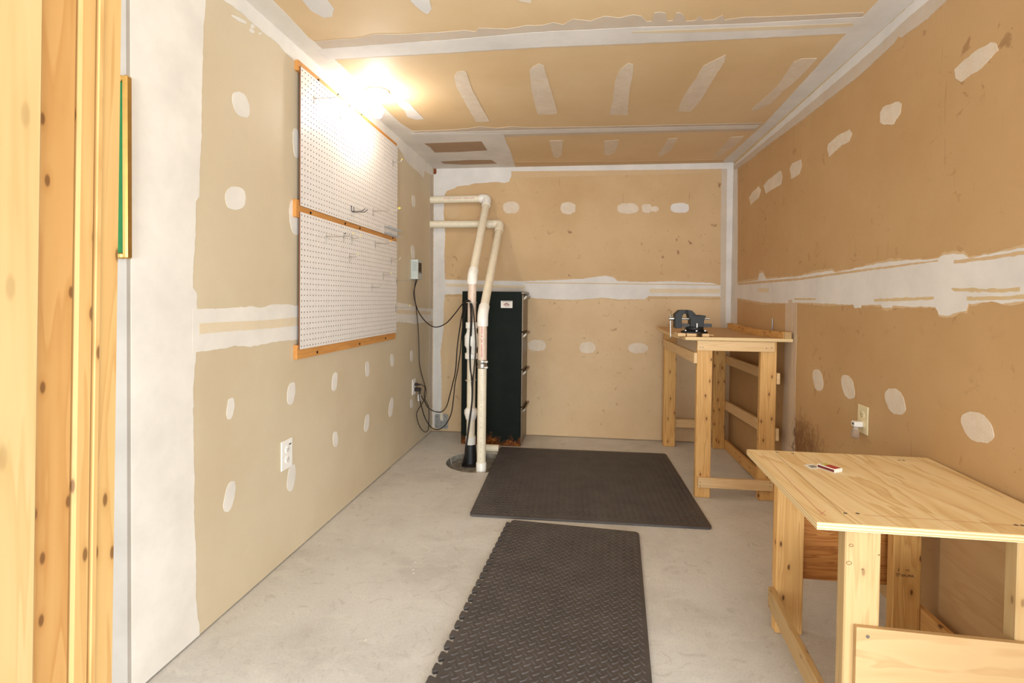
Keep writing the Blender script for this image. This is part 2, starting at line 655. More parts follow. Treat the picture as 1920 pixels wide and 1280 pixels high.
def bez(pts, n=10):
    """Catmull-Rom through points"""
    P = [V(p) for p in pts]
    P = [P[0] * 2 - P[1]] + P + [P[-1] * 2 - P[-2]]
    out = []
    for i in range(1, len(P) - 2):
        a, b, c, d = P[i - 1], P[i], P[i + 1], P[i + 2]
        for k in range(n):
            t = k / n
            out.append(0.5 * ((2 * b) + (c - a) * t + (2 * a - 5 * b + 4 * c - d) * t * t + (3 * b - a - 3 * c + d) * t ** 3))
    out.append(P[-2])
    return out


# ------------------------------------------------------------------ room shell
YN = -4.7                                   # the room beyond goes on to here
PIT_C, PIT_R = V((0.562, -0.77, 0)), 0.225


def floor():
    bm = bmesh.new()
    out = [bm.verts.new(p) for p in ((-2.2, YN, 0), (W + 0.12, YN, 0), (W + 0.12, 0.12, 0), (-2.2, 0.12, 0))]
    inn = [bm.verts.new((PIT_C.x + PIT_R * math.cos(a), PIT_C.y + PIT_R * math.sin(a), 0)) for a in [2 * math.pi * k / 48 for k in range(48)]]
    ed = [bm.edges.new((l[i], l[(i + 1) % len(l)])) for l in (out, inn) for i in range(len(l))]
    bmesh.ops.triangle_fill(bm, use_beauty=True, use_dissolve=False, edges=ed)
    for f in bm.faces:
        if f.normal.z < 0:
            f.normal_flip()
    me = bpy.data.meshes.new('floor')
    bm.to_mesh(me)
    bm.free()
    me.materials.append(MAT['concrete'])
    o = bpy.data.objects.new('floor', me)
    col.objects.link(o)
    return struct(o)


FLOOR = floor()
YR = -3.7                                    # near end of the right wall
YE = -3.012                                  # near end of the left wall
Z4 = Matrix.Identity(4)
WL = struct(MB().box((-0.115, YE, 0.006), (0, 0.12, H)).box((-0.115, YE + 0.002, 0), (-0.016, 0.12, 0.006)).build('wall_left', 'paper_beige', frame=Z4))
WB = struct(MB().box((-0.115, 0, 0.008), (W + 0.12, 0.12, H)).box((-0.115, 0.016, 0), (W + 0.12, 0.12, 0.008)).build('wall_back', 'paper_tan_marked', frame=Z4))
WR = struct(MB().box((W, YR, 0), (W + 0.12, 0, H)).build('wall_right', 'paper_tan_right', frame=Z4))
CE = struct(MB().box((-2.2, YN, H), (W + 0.12, 0.12, H + 0.1)).build('ceiling', 'paper_tan_lit', frame=Z4))
WN = struct(MB().box((-2.2, YE, 0), (-0.115, YE + 0.1, H)).box((-0.115, YE - 0.0125, 0), (-0.001, YE, H)).box((-2.2, YE - 0.0125, 0), (-0.115, YE, H)).build('wall_near_left', 'white_shaded', frame=Z4))

PL = {'L': (WL, V((1, 0, 0)), lambda a, b: onx(a, b, 0)), 'B': (WB, V((0, -1, 0)), lambda a, b: ony(a, b, 0)),
      'R': (WR, V((-1, 0, 0)), lambda a, b: onx(a, b, W)), 'C': (CE, V((0, 0, -1)), lambda a, b: onz(a, b, H))}


def patch(pl, outline, mat, name='compound_patch', t=0.0012, jag=0.003, step=0.014, world=False, seed=0.0):
    """thin skin of joint compound on a wall: irregular outline, real thickness"""
    par, nrm, f = PL[pl]
    pts = [V(p) for p in outline] if world else [f(*p) for p in outline]
    for p in pts:
        if pl in 'LR':
            p.y = min(max(p.y, YE if pl == 'L' else YR), -0.0)
            p.z = min(max(p.z, 0.006), H)
        elif pl == 'B':
            p.x = min(max(p.x, 0), W)
            p.z = min(max(p.z, 0.008), H)
        else:
            p.x = min(max(p.x, 0 if p.y > YE else -0.5), W)
            p.y = min(p.y, 0)
    out = []
    n = len(pts)
    for i in range(n):
        a, b = pts[i], pts[(i + 1) % n]
        d = b - a
        if d.length < 1e-5:
            continue
        k = max(1, int(d.length / step))
        side = d.normalized().cross(nrm)
        for j in range(k):
            q = a + d * (j / k)
            e = noise.noise(q * 38 + V((seed, 3, 1))) * 0.7 + noise.noise(q * 110 + V((seed, 7, 2))) * 0.5
            on_edge = (pl != 'B' and abs(q.y) < 1e-4) or (pl != 'C' and (q.z < 0.0085 or q.z > H - 1e-4)) or (pl in 'BC' and (q.x < 1e-4 or q.x > W - 1e-4)) or (pl == 'L' and q.y < YE + 1e-4)
            out.append(q if on_edge or jag == 0 else q + side * (e * jag * 1.6))
    base = [p + nrm * 0.0001 for p in out]
    return MB().prism(base, nrm * t).build(name, mat, par, frame=Z4)


def feather(pl, outline, grow, mat='mud_feather', t=0.0010):
    """thin scraped margin around a seam coat: the same outline, spread a little"""
    lo_ = []
    n = len(outline)
    for i, p in enumerate(outline):
        a, b = outline[i - 1], outline[(i + 1) % n]
        d = V((b[0] - a[0], b[1] - a[1]))
        d = d.normalized() if d.length > 0 else V((1, 0))
        lo_.append((p[0], p[1] + (-grow if d.x > 0 else grow) * (0.6 + 0.4 * math.sin(p[0] * 0.05))))
    return patch(pl, lo_, mat, 'feathered_edge', t, 0.006)


def dab(pl, x0, y0, x1, y1, mat, lean=0.0, t=0.0014, jag=0.006, sq=2.6):
    """trowel dab over a screw: rounded irregular blob filling the pixel box"""
    cx, cy, rx, ry = (x0 + x1) / 2, (y0 + y1) / 2, (x1 - x0) / 2, (y1 - y0) / 2
    pts = []
    for k in range(22):
        a = 2 * math.pi * k / 22
        c, s = math.cos(a), math.sin(a)
        q = (abs(c) ** sq + abs(s) ** sq) ** (-1 / sq)
        v = s * q
        pts.append((cx + c * q * rx * (1 - 0.7 * abs(lean)) + lean * rx * v, cy + v * ry))
    return patch(pl, pts, mat, t=t + (int(cx * 7) % 10) * 0.00004, jag=jag, step=0.008, seed=cx * 0.1)


# ---- left wall compound
patch('L', [(150, -120), (386, -120), (385, 0), (381, 60), (378, 180), (377, 270), (374, 310), (373, 368), (367, 378), (366, 440), (362, 500), (361, 540), (368, 548),
            (369, 580), (367, 660), (362, 720), (362, 800), (364, 900), (363, 960), (367, 1030), (367, 1120), (374, 1188), (374, 1220), (150, 1400)], 'mud_left', 'corner_coat', 0.0012, 0.003)
patch('L', [(360, 579), (420, 578), (470, 574), (488, 577), (510, 571), (535, 570), (560, 573), (650, 570), (745, 567), (765, 570), (785, 577), (811, 579),
            (811, 601), (795, 604), (778, 607), (765, 605), (745, 603), (650, 617), (560, 636), (520, 640), (495, 645), (470, 650), (440, 648), (425, 652), (400, 655), (360, 662)], 'mud_left', 'seam_coat', 0.0016, 0.003)
patch('L', [(372, 606), (430, 603), (500, 600), (560, 594), (745, 580), (808, 584), (808, 590), (745, 588), (560, 610), (500, 616), (430, 621), (373, 626)], 'tape_cream', 'paper_tape', 0.0021, 0.001)
patch('L', [(330, -120), (350, -60), (418, 0), (440, 15), (460, 31), (475, 45), (491, 59), (522, 83), (535, 100), (547, 109), (563, 125), (640, 190), (700, 240), (746, 276), (756, 289), (764, 305), (782, 321), (794, 333), (796, 320), (807, 327), (811, 328), (811, 300), (557, 60), (440, -60), (330, -200)], 'mud_left', 'ceiling_corner_coat', 0.0019, 0.003)
for b in [(433, 172, 470, 220, .3), (422, 350, 460, 393, .0), (548, 240, 562, 296, .2), (541, 375, 566, 440, .2), (424, 745, 440, 785, -.25), (537, 716, 554, 758, -.3),
          (621, 698, 633, 733, -.3), (685, 677, 692, 706, 0), (732, 663, 738, 687, 0), (769, 657, 774, 677, 0), (417, 901, 443, 960, -.45), (537, 870, 555, 921, -.35),
          (624, 808, 633, 838, 0), (682, 776, 693, 809, -.35), (728, 745, 738, 781, -.4), (769, 748, 774, 764, 0), (772, 366, 779, 388, .2), (770, 460, 778, 485, .2),
          (435, 29, 462, 45, .9), (466, 54, 478, 62, .5), (470, 46, 476, 53, 0), (485, 61, 490, 65, 0)]:
    dab('L', *b[:4], 'mud_left', b[4], jag=0.003)
patch('L', [(805.5, 328), (811.5, 328), (811.5, 800), (806, 800), (804, 700), (806, 600)], 'mud_grey', 'corner_coat', 0.0014, 0.002)

# ---- back wall compound
patch('B', [(0.0, 0, 0.008), (W, 0, 0.008), (W, 0, 1.16), (0.0, 0, 1.16)], 'paper_tan_low', 'lower_sheet', 0.0008, 0, world=True)
patch('B', [(811, 310), (833, 312), (834, 370), (832, 400), (835, 440), (833, 480), (835, 540), (832, 580), (831, 620), (826, 660), (828, 700), (828, 740), (827, 800), (811, 800)], 'mud', 'corner_coat', 0.0016, 0.003)
patch('B', [(811, 300), (960, 300), (958, 330), (955, 340), (945, 343), (935, 341), (900, 343), (888, 344), (880, 347), (858, 349), (850, 354), (838, 358), (833, 366), (811, 366)], 'mud', 'corner_coat', 0.0022, 0.003)
patch('B', [(950, 300), (1376, 295), (1376, 322), (1300, 325), (1200, 328), (1100, 330), (1000, 333), (957, 333)], 'mud_feather', 'ceiling_corner_coat', 0.0012, 0.002)
patch('B', [(950, 300), (1376, 295), (1376, 316), (1250, 318), (1100, 320), (957, 321)], 'mud', 'ceiling_corner_coat', 0.0017, 0.001)
patch('B', [(1353, 300), (1378, 300), (1378, 640), (1350, 640), (1351, 560), (1351, 430)], 'mud_grey', 'corner_coat', 0.0015, 0.002)
patch('B', [(1363.5, 300), (1378, 300), (1378, 640), (1360, 640), (1362, 430)], 'mud', 'corner_coat', 0.002, 0.001)
B_SEAM = [(833, 524), (900, 526), (985, 527), (1060, 524), (1100, 522), (1120, 518), (1135, 517), (1150, 520), (1158, 527), (1210, 529), (1260, 527), (1330, 530), (1352, 534), (1352, 557),
            (1300, 557), (1215, 556), (1208, 561), (1160, 561), (1130, 558), (1080, 562), (1040, 561), (986, 558), (940, 556), (860, 551), (833, 552)]
feather('B', B_SEAM, 3)
patch('B', B_SEAM, 'mud', 'seam_coat', 0.0014, 0.003)
patch('B', [(836, 531), (985, 536), (985, 541), (860, 538), (836, 537)], 'tape_cream', 'paper_tape', 0.0019, 0.001)
patch('B', [(1218, 541), (1350, 541), (1350, 550), (1218, 549)], 'tape_cream', 'paper_tape', 0.0019, 0.001)
patch('B', [(1215, 555), (1350, 555.5), (1350, 557), (1215, 557)], 'tape_line', 'paper_tape', 0.0021, 0.0)
patch('B', [(985, 529), (1150, 531), (1350, 533.5), (1350, 535), (1150, 532.5), (985, 530.5)], 'tape_line', 'paper_tape', 0.002, 0.0)
for b, m in [((943, 378, 973, 400), 'mud_thin'), ((1051, 379, 1079, 401), 'mud_thin'), ((1157, 381, 1197, 400), 'mud_thin'), ((1203, 382, 1222, 399), 'mud_thin'), ((1219, 387, 1235, 397), 'mud_thin'),
             ((1257, 380, 1292, 399), 'mud'), ((835, 378, 862, 410), 'mud_feather'), ((990, 637, 1023, 658), 'mud_thin'), ((1087, 641, 1117, 662), 'mud_thin'), ((1178, 643, 1214, 662), 'mud_thin')]:
    dab('B', *b, m, jag=0.005)

# ---- right wall compound
patch('R', [(1376, 300), (1376, 319), (1384, 315), (1412, 296), (1430, 280), (1452, 263), (1498, 230), (1544, 194), (1575, 170), (1609, 144), (1655, 102), (1677, 80), (1684, 69), (1692, 70), (1740, 36), (1775, 0), (1860, -80), (1860, -160), (1700, -30)], 'mud_grey', 'ceiling_corner_coat', 0.0014, 0.003)
patch('R', [(1376, 300), (1376, 311), (1392, 300), (1470, 236), (1560, 160), (1640, 92), (1700, 36), (1745, -2), (1830, -80), (1800, -160), (1700, -30)], 'mud', 'ceiling_corner_coat', 0.0019, 0.002)
patch('R', [(1368, 300), (1383, 310), (1383, 430), (1382, 620), (1383, 640), (1368, 640)], 'mud', 'corner_coat', 0.0011, 0.001)
R_SEAM = [(1376.5, 529), (1386, 530), (1421, 525), (1424, 512), (1431, 511), (1437, 523), (1497, 518), (1530, 511), (1560, 507), (1567, 511), (1600, 503), (1669, 490), (1720, 487), (1760, 484), (1772, 477), (1807, 475), (1817, 484), (1870, 474), (1920, 465), (2300, 422), (3500, 285),
            (3500, 572), (2300, 566), (1920, 564), (1880, 569), (1860, 566), (1817, 569), (1812, 582), (1795, 586), (1776, 592), (1761, 590), (1754, 575), (1704, 575), (1675, 572), (1672, 577), (1655, 576), (1652, 571), (1616, 572), (1614, 577), (1603, 577), (1600, 571), (1552, 569), (1500, 567), (1473, 568), (1429, 567), (1386, 559), (1376.5, 559)]
feather('R', R_SEAM, 5)
patch('R', R_SEAM, 'mud', 'seam_coat', 0.0016, 0.003)
patch('R', [(1384, 531), (1400, 529), (1500, 521), (1600, 507), (1760, 487), (1760, 490), (1600, 511), (1500, 525), (1400, 533), (1384, 534)], 'mud_feather', 'paper_tape', 0.0021, 0.002)
patch('R', [(1790, 488), (1860, 480), (1920, 470), (2050, 448), (2050, 456), (1920, 478), (1860, 486), (1790, 494)], 'mud_feather', 'paper_tape', 0.0021, 0.003)
patch('R', [(1784, 541), (1830, 540), (1880, 541), (1914, 538), (1914, 546), (1880, 548), (1830, 547), (1790, 546)], 'tape_line', 'paper_tape', 0.0021, 0.003)
patch('R', [(1640, 560), (1700, 558), (1752, 556), (1752, 561), (1700, 564), (1640, 565)], 'tape_line', 'paper_tape', 0.0021, 0.003)
patch('R', [(1814, 556), (1870, 556), (1920, 553), (2000, 548), (2000, 554), (1920, 560), (1870, 563), (1814, 563)], 'tape_line', 'paper_tape', 0.0021, 0.003)
patch('R', [(1490, 559), (1530, 559), (1530, 562), (1490, 562)], 'tape_line', 'paper_tape', 0.0021, 0.001)
patch('R', [(1422, 540), (1442, 540), (1442, 548), (1422, 548)], 'tape_cream', 'paper_tape', 0.0021, 0.001)
patch('R', [(1473, 562), (1494, 562), (1494, 640), (1492, 700), (1491, 780), (1490, 960), (1464, 940), (1467, 800), (1471, 700)], 'mud_stained', 'seam_coat', 0.0013, 0.003)
patch('R', [(1479, 562), (1486, 562), (1485, 940), (1477, 930)], 'mud_stained', 'paper_tape', 0.0018, 0.001)
patch('R', [(1376.5, 303), (1470, 219), (1600, 101), (1714, -1), (1714, 3), (1600, 106), (1470, 224), (1377, 308)], 'tape_line', 'paper_tape', 0.0026, 0.002)
patch('R', [(1790, 131), (1800, 120), (1833, 93), (1858, 80), (1868, 82), (1872, 94), (1860, 107), (1840, 129), (1803, 153), (1792, 146)], 'mud_thin', t=0.0014, jag=0.003, step=0.008)
patch('R', [(1651, 210), (1656, 200), (1685, 190), (1691, 194), (1688, 213), (1676, 233), (1658, 234), (1650, 230)], 'mud_thin', t=0.0014, jag=0.003, step=0.008)
patch('R', [(1552, 281), (1553, 270), (1570, 255), (1593, 243), (1598, 250), (1593, 265), (1578, 273), (1566, 284), (1555, 294)], 'mud_thin', t=0.0014, jag=0.003, step=0.008)
patch('R', [(1481, 315), (1486, 306), (1502, 299), (1504, 310), (1499, 326), (1484, 336)], 'mud_thin', t=0.0014, jag=0.002, step=0.008)
patch('R', [(1432, 348), (1440, 338), (1464, 319), (1467, 330), (1465, 345), (1436, 363)], 'mud_thin', t=0.0014, jag=0.002, step=0.008)
patch('R', [(1405, 370), (1411, 360), (1423, 349), (1427, 356), (1423, 370), (1408, 384)], 'mud_thin', t=0.0014, jag=0.002, step=0.008)
dab('R', 1523, 692, 1545, 732, 'mud_thin', .25, jag=.003)
dab('R', 1576, 703, 1605, 748, 'mud_thin', .35, jag=.003)
dab('R', 1657, 728, 1701, 777, 'mud_thin', .3, jag=.003)
dab('R', 1799, 772, 1868, 830, 'mud_thin', .3, jag=.003)

# ---- ceiling compound
patch('C', [(590, 78), (640, 73), (667, 72), (701, 64), (757, 64), (842, 59), (873, 56), (892, 59), (898, 52), (951, 54), (989, 47), (1016, 47), (1037, 42), (1056, 46), (1075, 35), (1106, 39), (1134, 30), (1162, 33), (1187, 27), (1203, 30),
            (1212, 40), (1222, 39), (1227, 24), (1237, 22), (1247, 24), (1252, 39), (1262, 38), (1268, 24), (1276, 23), (1283, 29), (1286, 39), (1303, 38), (1312, 30), (1320, 38), (1337, 37), (1355, 28), (1359, 37), (1391, 32), (1437, 31), (1531, 27), (1620, 23),
            (1610, 60), (1587, 62), (1390, 73), (1200, 82), (1020, 89), (800, 102), (610, 113)], 'mud_grey', 'seam_coat', 0.0014, 0.002)
patch('C', [(590, 92), (700, 84), (840, 74), (1000, 60), (1200, 50), (1390, 44), (1620, 31), (1610, 60), (1587, 62), (1390, 72), (1200, 80), (1020, 87), (800, 100), (610, 111)], 'mud', 'seam_coat', 0.0022, 0.002)
patch('C', [(1185, 58), (1300, 54), (1500, 46), (1600, 42), (1600, 48), (1500, 53), (1300, 60), (1185, 61)], 'tape_cream', 'paper_tape', 0.0027, 0.002)
patch('C', [(765, 246), (850, 243), (880, 240), (900, 237), (930, 240), (960, 237), (1000, 239), (1200, 235), (1430, 230), (1415, 245), (1300, 247), (1150, 251), (1000, 254), (940, 257), (780, 258)], 'mud_grey', 'seam_coat', 0.0014, 0.002)
patch('C', [(765, 249), (1000, 243), (1200, 239), (1424, 234), (1418, 240), (1200, 245), (1000, 250), (780, 256)], 'mud', 'seam_coat', 0.0021, 0.001)
patch('C', [(470, -140), (511, 0), (545, 34), (579, 70), (607, 93), (640, 122), (690, 172), (728, 209), (750, 230), (776, 247), (800, 262), (850, 312), (811, 313), (557, 88), (460, 0), (300, -140)], 'mud_left', 'ceiling_corner_coat', 0.0017, 0.002)
patch('C', [(770, 250), (800, 250), (944, 250), (950, 268), (958, 285), (966, 312), (805, 316)], 'mud', 'ceiling_coat', 0.0026, 0.003)
patch('C', [(795, 268), (850, 266), (903, 264), (914, 281), (860, 284), (815, 285), (806, 275)], 'tear', 'torn_paper', 0.0032, 0.001)
patch('C', [(826, 302), (880, 299), (922, 299), (932, 306), (870, 308), (832, 306)], 'tear', 'torn_paper', 0.0032, 0.001)
patch('C', [(940, 304), (1100, 303), (1362, 299), (1380, 306), (1100, 316), (940, 318)], 'mud_feather', 'ceiling_corner_coat', 0.0012, 0.001)
patch('C', [(1355, 303), (1434, 231), (1520, 138), (1587, 62), (1648, 0), (1770, -130), (1900, -150), (1714, 0), (1540, 157), (1378, 305)], 'mud', 'ceiling_corner_coat', 0.0017, 0.002)
for pts in [[(744, 187), (755, 187), (768, 194), (795, 223), (780, 224), (764, 219), (758, 206), (748, 198)],
            [(852, 142), (858, 134), (870, 133), (875, 137), (884, 165), (900, 195), (918, 227), (905, 229), (892, 228), (885, 215), (868, 185), (855, 162)],
            [(993, 132), (1000, 124), (1010, 119), (1019, 123), (1028, 153), (1036, 180), (1045, 209), (1043, 214), (1008, 214), (1003, 195), (996, 165)],
            [(1155, 146), (1163, 130), (1178, 118), (1187, 120), (1187, 134), (1180, 175), (1177, 216), (1142, 214), (1150, 185), (1152, 160)],
            [(1361, 102), (1358, 117), (1337, 150), (1312, 191), (1294, 209), (1270, 208), (1281, 181), (1306, 144), (1319, 123), (1345, 110)],
            [(1488, 116), (1505, 109), (1532, 109), (1518, 125), (1497, 147), (1469, 170), (1444, 195), (1412, 208), (1409, 205), (1430, 186), (1459, 159)],
            [(1030, 263), (1056, 263), (1053, 290), (1046, 296), (1038, 294)], [(1133, 264), (1161, 262), (1153, 286), (1140, 292), (1133, 288)],
            [(1253, 260), (1271, 259), (1258, 281), (1240, 293), (1232, 292)], [(1370, 257), (1395, 255), (1385, 267), (1350, 291), (1338, 293)],
            [(560, -8), (570, 4), (582, 19), (607, 33), (623, 31), (626, 16), (614, 0), (600, -12)], [(766, -10), (770, 2), (789, 20), (801, 26), (809, 16), (806, 0), (800, -12)], [(960, -8), (975, 2), (995, 6), (1000, -8)]]:
    patch('C', pts, 'mud_thin' if pts[0][0] > 800 else 'mud', t=0.0014, jag=0.0025, step=0.012)
# bare rusty corner of the metal corner bead where ceiling and walls meet
patch('B', [(811, 311), (818, 311), (819, 324), (816, 327), (812, 326)], 'rust', 'rust_spot', 0.003, 0.002, 0.006)

# ------------------------------------------------------------------ framing studs of the opening, near left
PX = EYE.x - 0.56
FRONT = MB().box((PX - 0.085, -4.16, 0), (PX - 0.004, -4.12, H)).build('wall_front', 'pine_pale', frame=Z4)
struct(FRONT)
_yt, _yb = onx(236, 0, PX), onx(218, 1280, PX)
TILT = (_yt.y - _yb.y) / (_yt.z - _yb.z)
ZM = onx(222, 640, PX).z
_y = [onx(p, 640, PX).y for p in (-60, 66, 139, 178, 219.5)]


def stud(y0, y1, dx, mat, c=0.003, depth=0.09):
    ym = (y0 + y1) / 2
    return board('stud', (PX + dx - depth / 2, ym - TILT * ZM, 0.0), (PX + dx - depth / 2, ym + TILT * (H - ZM), H), (1, 0, 0), depth, y1 - y0 - 0.0004, mat, FRONT, c)


stud(_y[0], _y[1], 0.006, 'post_pale')
stud(_y[1], _y[2], 0.0, 'post_orange')
stud(_y[2], _y[3] - 0.0035, 0.002, 'post_mid')
stud(_y[3] - 0.0035, _y[3] + 0.0035, 0.0035, 'post_mid', 0.001, 0.095)
stud(_y[3] + 0.0035, _y[4], 0.001, 'post_mid', 0.0015)

# ------------------------------------------------------------------ picture on the near-left wall
yb = YE - 0.0125
pr, pt, pb = ony(243, 300, yb - 0.012), ony(240, 142, yb - 0.012), ony(236, 485, yb - 0.012)
x1p, z1p, z0p = pr.x, pt.z, pb.z
x0p = x1p - 0.40
PIC = thing('framed_picture', 'gold framed picture with green mat, mostly hidden behind wooden studs', 'picture', ((x0p + x1p) / 2, yb, z0p))
fw_ = 0.016
for a, b in [((x1p - fw_, z0p), (x1p, z1p)), ((x0p, z0p), (x0p + fw_, z1p))]:
    MB().cbox((a[0], yb - 0.022, a[1]), (b[0], yb - 0.001, b[1]), 0.004).build('frame_side', 'gold', PIC)
for z in (z0p, z1p - fw_):
    MB().cbox((x0p + fw_, yb - 0.022, z), (x1p - fw_, yb - 0.001, z + fw_), 0.004).build('frame_rail', 'gold', PIC)
MB().box((x0p + fw_, yb - 0.010, z0p + fw_), (x1p - fw_, yb - 0.004, z1p - fw_)).build('mat_board', 'mat_green', PIC)

# ------------------------------------------------------------------ pegboard
XB, XF = 0.0195, 0.0245
BT = 0.019
peg_l = onx(563.5, 500, XF).y - 0.004
PEG_W, PEG_H = 48 * 0.0254, 24 * 0.0254
zl0 = onx(560, 655.5, XF).z                      # lower panel bottom
zl1 = zl0 + PEG_H
zu0 = onx(561, 384.5, XF).z
zu1 = zu0 + PEG_H
PEG = thing('pegboard', 'white perforated pegboard in two panels on brown wooden battens', 'pegboard', (0, peg_l + PEG_W / 2, zl0 - 0.06))


def peg_panel(z0):
    s = 0.0254
    r = 0.0035
    nv, fs, mi = [], [], []
    NC, NR = 48, 24
    for x in (XF, XB):
        for j in range(NR + 1):
            for i in range(NC + 1):
                nv.append((x, peg_l + i * s, z0 + j * s))
    g = lambda l, i, j: l * (NC + 1) * (NR + 1) + j * (NC + 1) + i
    for j in range(NR):
        for i in range(NC):
            cy, cz = peg_l + (i + .5) * s, z0 + (j + .5) * s
            base = len(nv)
            for x in (XF, XB):
                for k in range(8):
                    a = k * math.pi / 4
                    nv.append((x, cy + r * math.cos(a), cz + r * math.sin(a)))
            cor = [(i + 1, j + 1), (i, j + 1), (i, j), (i + 1, j)]           # at 45,135,225,315 deg
            for q in range(4):
                k = 2 * q + 1
                c0, c1 = cor[q], cor[(q + 1) % 4]
                fs.append((g(0, *c0), g(0, *c1), base + (k + 2) % 8, base + (k + 1) % 8, base + k))
                mi.append(0)
                fs.append((g(1, *c1), g(1, *c0), base + 8 + k, base + 8 + (k + 1) % 8, base + 8 + (k + 2) % 8))
                mi.append(1)
            for k in range(8):
                k2 = (k + 1) % 8
                fs.append((base + k, base + k2, base + 8 + k2, base + 8 + k))
                mi.append(1)
    for i in range(NC):
        fs.append((g(0, i, 0), g(1, i, 0), g(1, i + 1, 0), g(0, i + 1, 0))); mi.append(1)
        fs.append((g(0, i + 1, NR), g(1, i + 1, NR), g(1, i, NR), g(0, i, NR))); mi.append(1)
    for j in range(NR):
        fs.append((g(0, 0, j + 1), g(1, 0, j + 1), g(1, 0, j), g(0, 0, j))); mi.append(1)
        fs.append((g(0, NC, j), g(1, NC, j), g(1, NC, j + 1), g(0, NC, j + 1))); mi.append(1)
    mb = MB()
    mb.v = [V(p) for p in nv]
    mb.f = fs
    mb.mi = mi
    return mb.build('panel', ['peg_white', 'peg_brown'], PEG, fix=False)


peg_panel(zl0)
peg_panel(zu0)


def batten(z0, z1, ext, screws, mat='batten_wood'):
    b = board('batten', (BT / 2, peg_l - ext, (z0 + z1) / 2), (BT / 2, peg_l + PEG_W - 0.001, (z0 + z1) / 2), (0, 0, 1), z1 - z0, BT - 0.0006, mat, PEG, 0.001)
    for p in screws:
        q = onx(p[0], p[1], BT)
        MB().lathe((BT + 0.0005, q.y, q.z), [(0.0062, 0.0), (0.0062, 0.002), (0.004, 0.0035), (0.0015, 0.004)], 12, (1, 0, 0)).build('screw', 'screw_black', b, smooth=True)


batten(onx(553, 675, BT).z, zl0 + 0.02, 0.012, [(594.5, 660), (674, 644.5), (722.5, 634)])
batten(zl1 - 0.025, zu0 + 0.025, 0.022, [(582, 399), (647, 419), (674.5, 427.5), (736, 446)])
batten(zu1 - 0.02, zu1 + 0.025, 0.010, [(597, 150.5), (655, 199)])


def peg_hook(p, tip, label, tipmat=None, double=False, dark=False):
    """bent wire hook: p = pixel where it leaves the board, tip = pixel of its end"""
    a = onx(p[0], p[1], XF)
    d = ray(tip[0], tip[1])
    # the prong runs square to the board: solve its length from the horizontal pixel distance
    lo, hi = 0.0, 0.4
    for _ in range(40):
        m = (lo + hi) / 2
        q = V((XF + m, a.y, a.z)) - EYE
        px = PCX + FPX * q.dot(RT) / q.dot(FW)
        if px < tip[0]:
            lo = m
        else:
            hi = m
    L = min(lo, 0.24)
    t = thing('peg_hook', label, 'hook', (XF, a.y, a.z), 'wire hooks on the pegboard')
    r = 0.0017
    mat = 'tip_dark' if dark else 'wire'
    offs = (-0.009, 0.009) if double else (0.0,)
    mb = MB()
    # clip against the board: short back bar with two pins
    mb.tube([(XF - 0.004, a.y, a.z + 0.014), (XF + 0.003, a.y, a.z + 0.014), (XF + 0.003, a.y, a.z - 0.014), (XF + 0.003, a.y, a.z - 0.03)], r, 8)
    mb.tube([(XF + 0.0035, a.y - 0.013, a.z), (XF + 0.0035, a.y + 0.013, a.z)], r, 8)
    mb.build('back_clip', 'wire', t, smooth=True)
    for o in offs:
        MB().tube(bez([(XF + 0.003, a.y + o, a.z), (XF + L * 0.5, a.y + o, a.z - 0.002), (XF + L * 0.82, a.y + o, a.z), (XF + L * 0.9, a.y + o, a.z + 0.005), (XF + L, a.y + o, a.z + 0.016)], 5), r, 8).build('prong', mat, t, smooth=True)
        if tipmat:
            e0 = V((XF + L * 0.95, a.y + o, a.z + 0.0105))
            e1 = V((XF + L * 1.01, a.y + o, a.z + 0.0173))
            MB().tube([e0, e1], 0.0028, 8).build('tip', tipmat, t, smooth=True)
    return t


HOOKS = [
    ((590, 184), (635, 176), 'long wire hook with dark tip near the top left corner of the pegboard', 'tip_dark', False),
    ((638, 221), (679, 215), 'long wire hook with dark tip nearest the glowing ceiling bulb', 'tip_dark', False),
    ((736, 303), (754, 296), 'short wire hook high on the far edge of the upper pegboard panel', 'tip_yellow', False),
    ((699, 395), (750, 387), 'double wire hook with two yellow tips above the middle batten', 'tip_yellow', True),
    ((611, 443), (648, 437), 'long wire hook with black tip at left below the middle batten', 'tip_dark', False),
    ((644, 442), (663, 436), 'yellow-tipped wire hook just below the middle batten, left of a matching one', 'tip_yellow', False),
    ((659, 446), (676, 440), 'yellow-tipped wire hook just below the middle batten, right of a matching one', 'tip_yellow', False),
    ((703, 456), (733, 449), 'double wire hook with orange tips below the middle batten', 'tip_orange', True),
    ((655, 481), (671, 474), 'single yellow-tipped wire hook in the upper middle of the lower panel', 'tip_yellow', False),
    ((733, 487), (751, 481), 'plain grey wire hook near the far edge of the lower panel', None, False),
    ((718, 515), (734, 510), 'yellow-tipped wire hook low right of centre on the lower panel', 'tip_yellow', False),
    ((743, 525), (770, 521), 'pale wire hook at the far edge reaching towards the grey control box', None, False),
    ((697, 538), (714, 533), 'plain wire hook lowest in the middle of the lower panel', None, False),
    ((741, 576), (769, 569), 'yellow-tipped wire hook lowest at the far edge of the lower panel', 'tip_yellow', False),
]
for p, tp, lb, tm, db in HOOKS:
    peg_hook(p, tp, lb, tm, db)

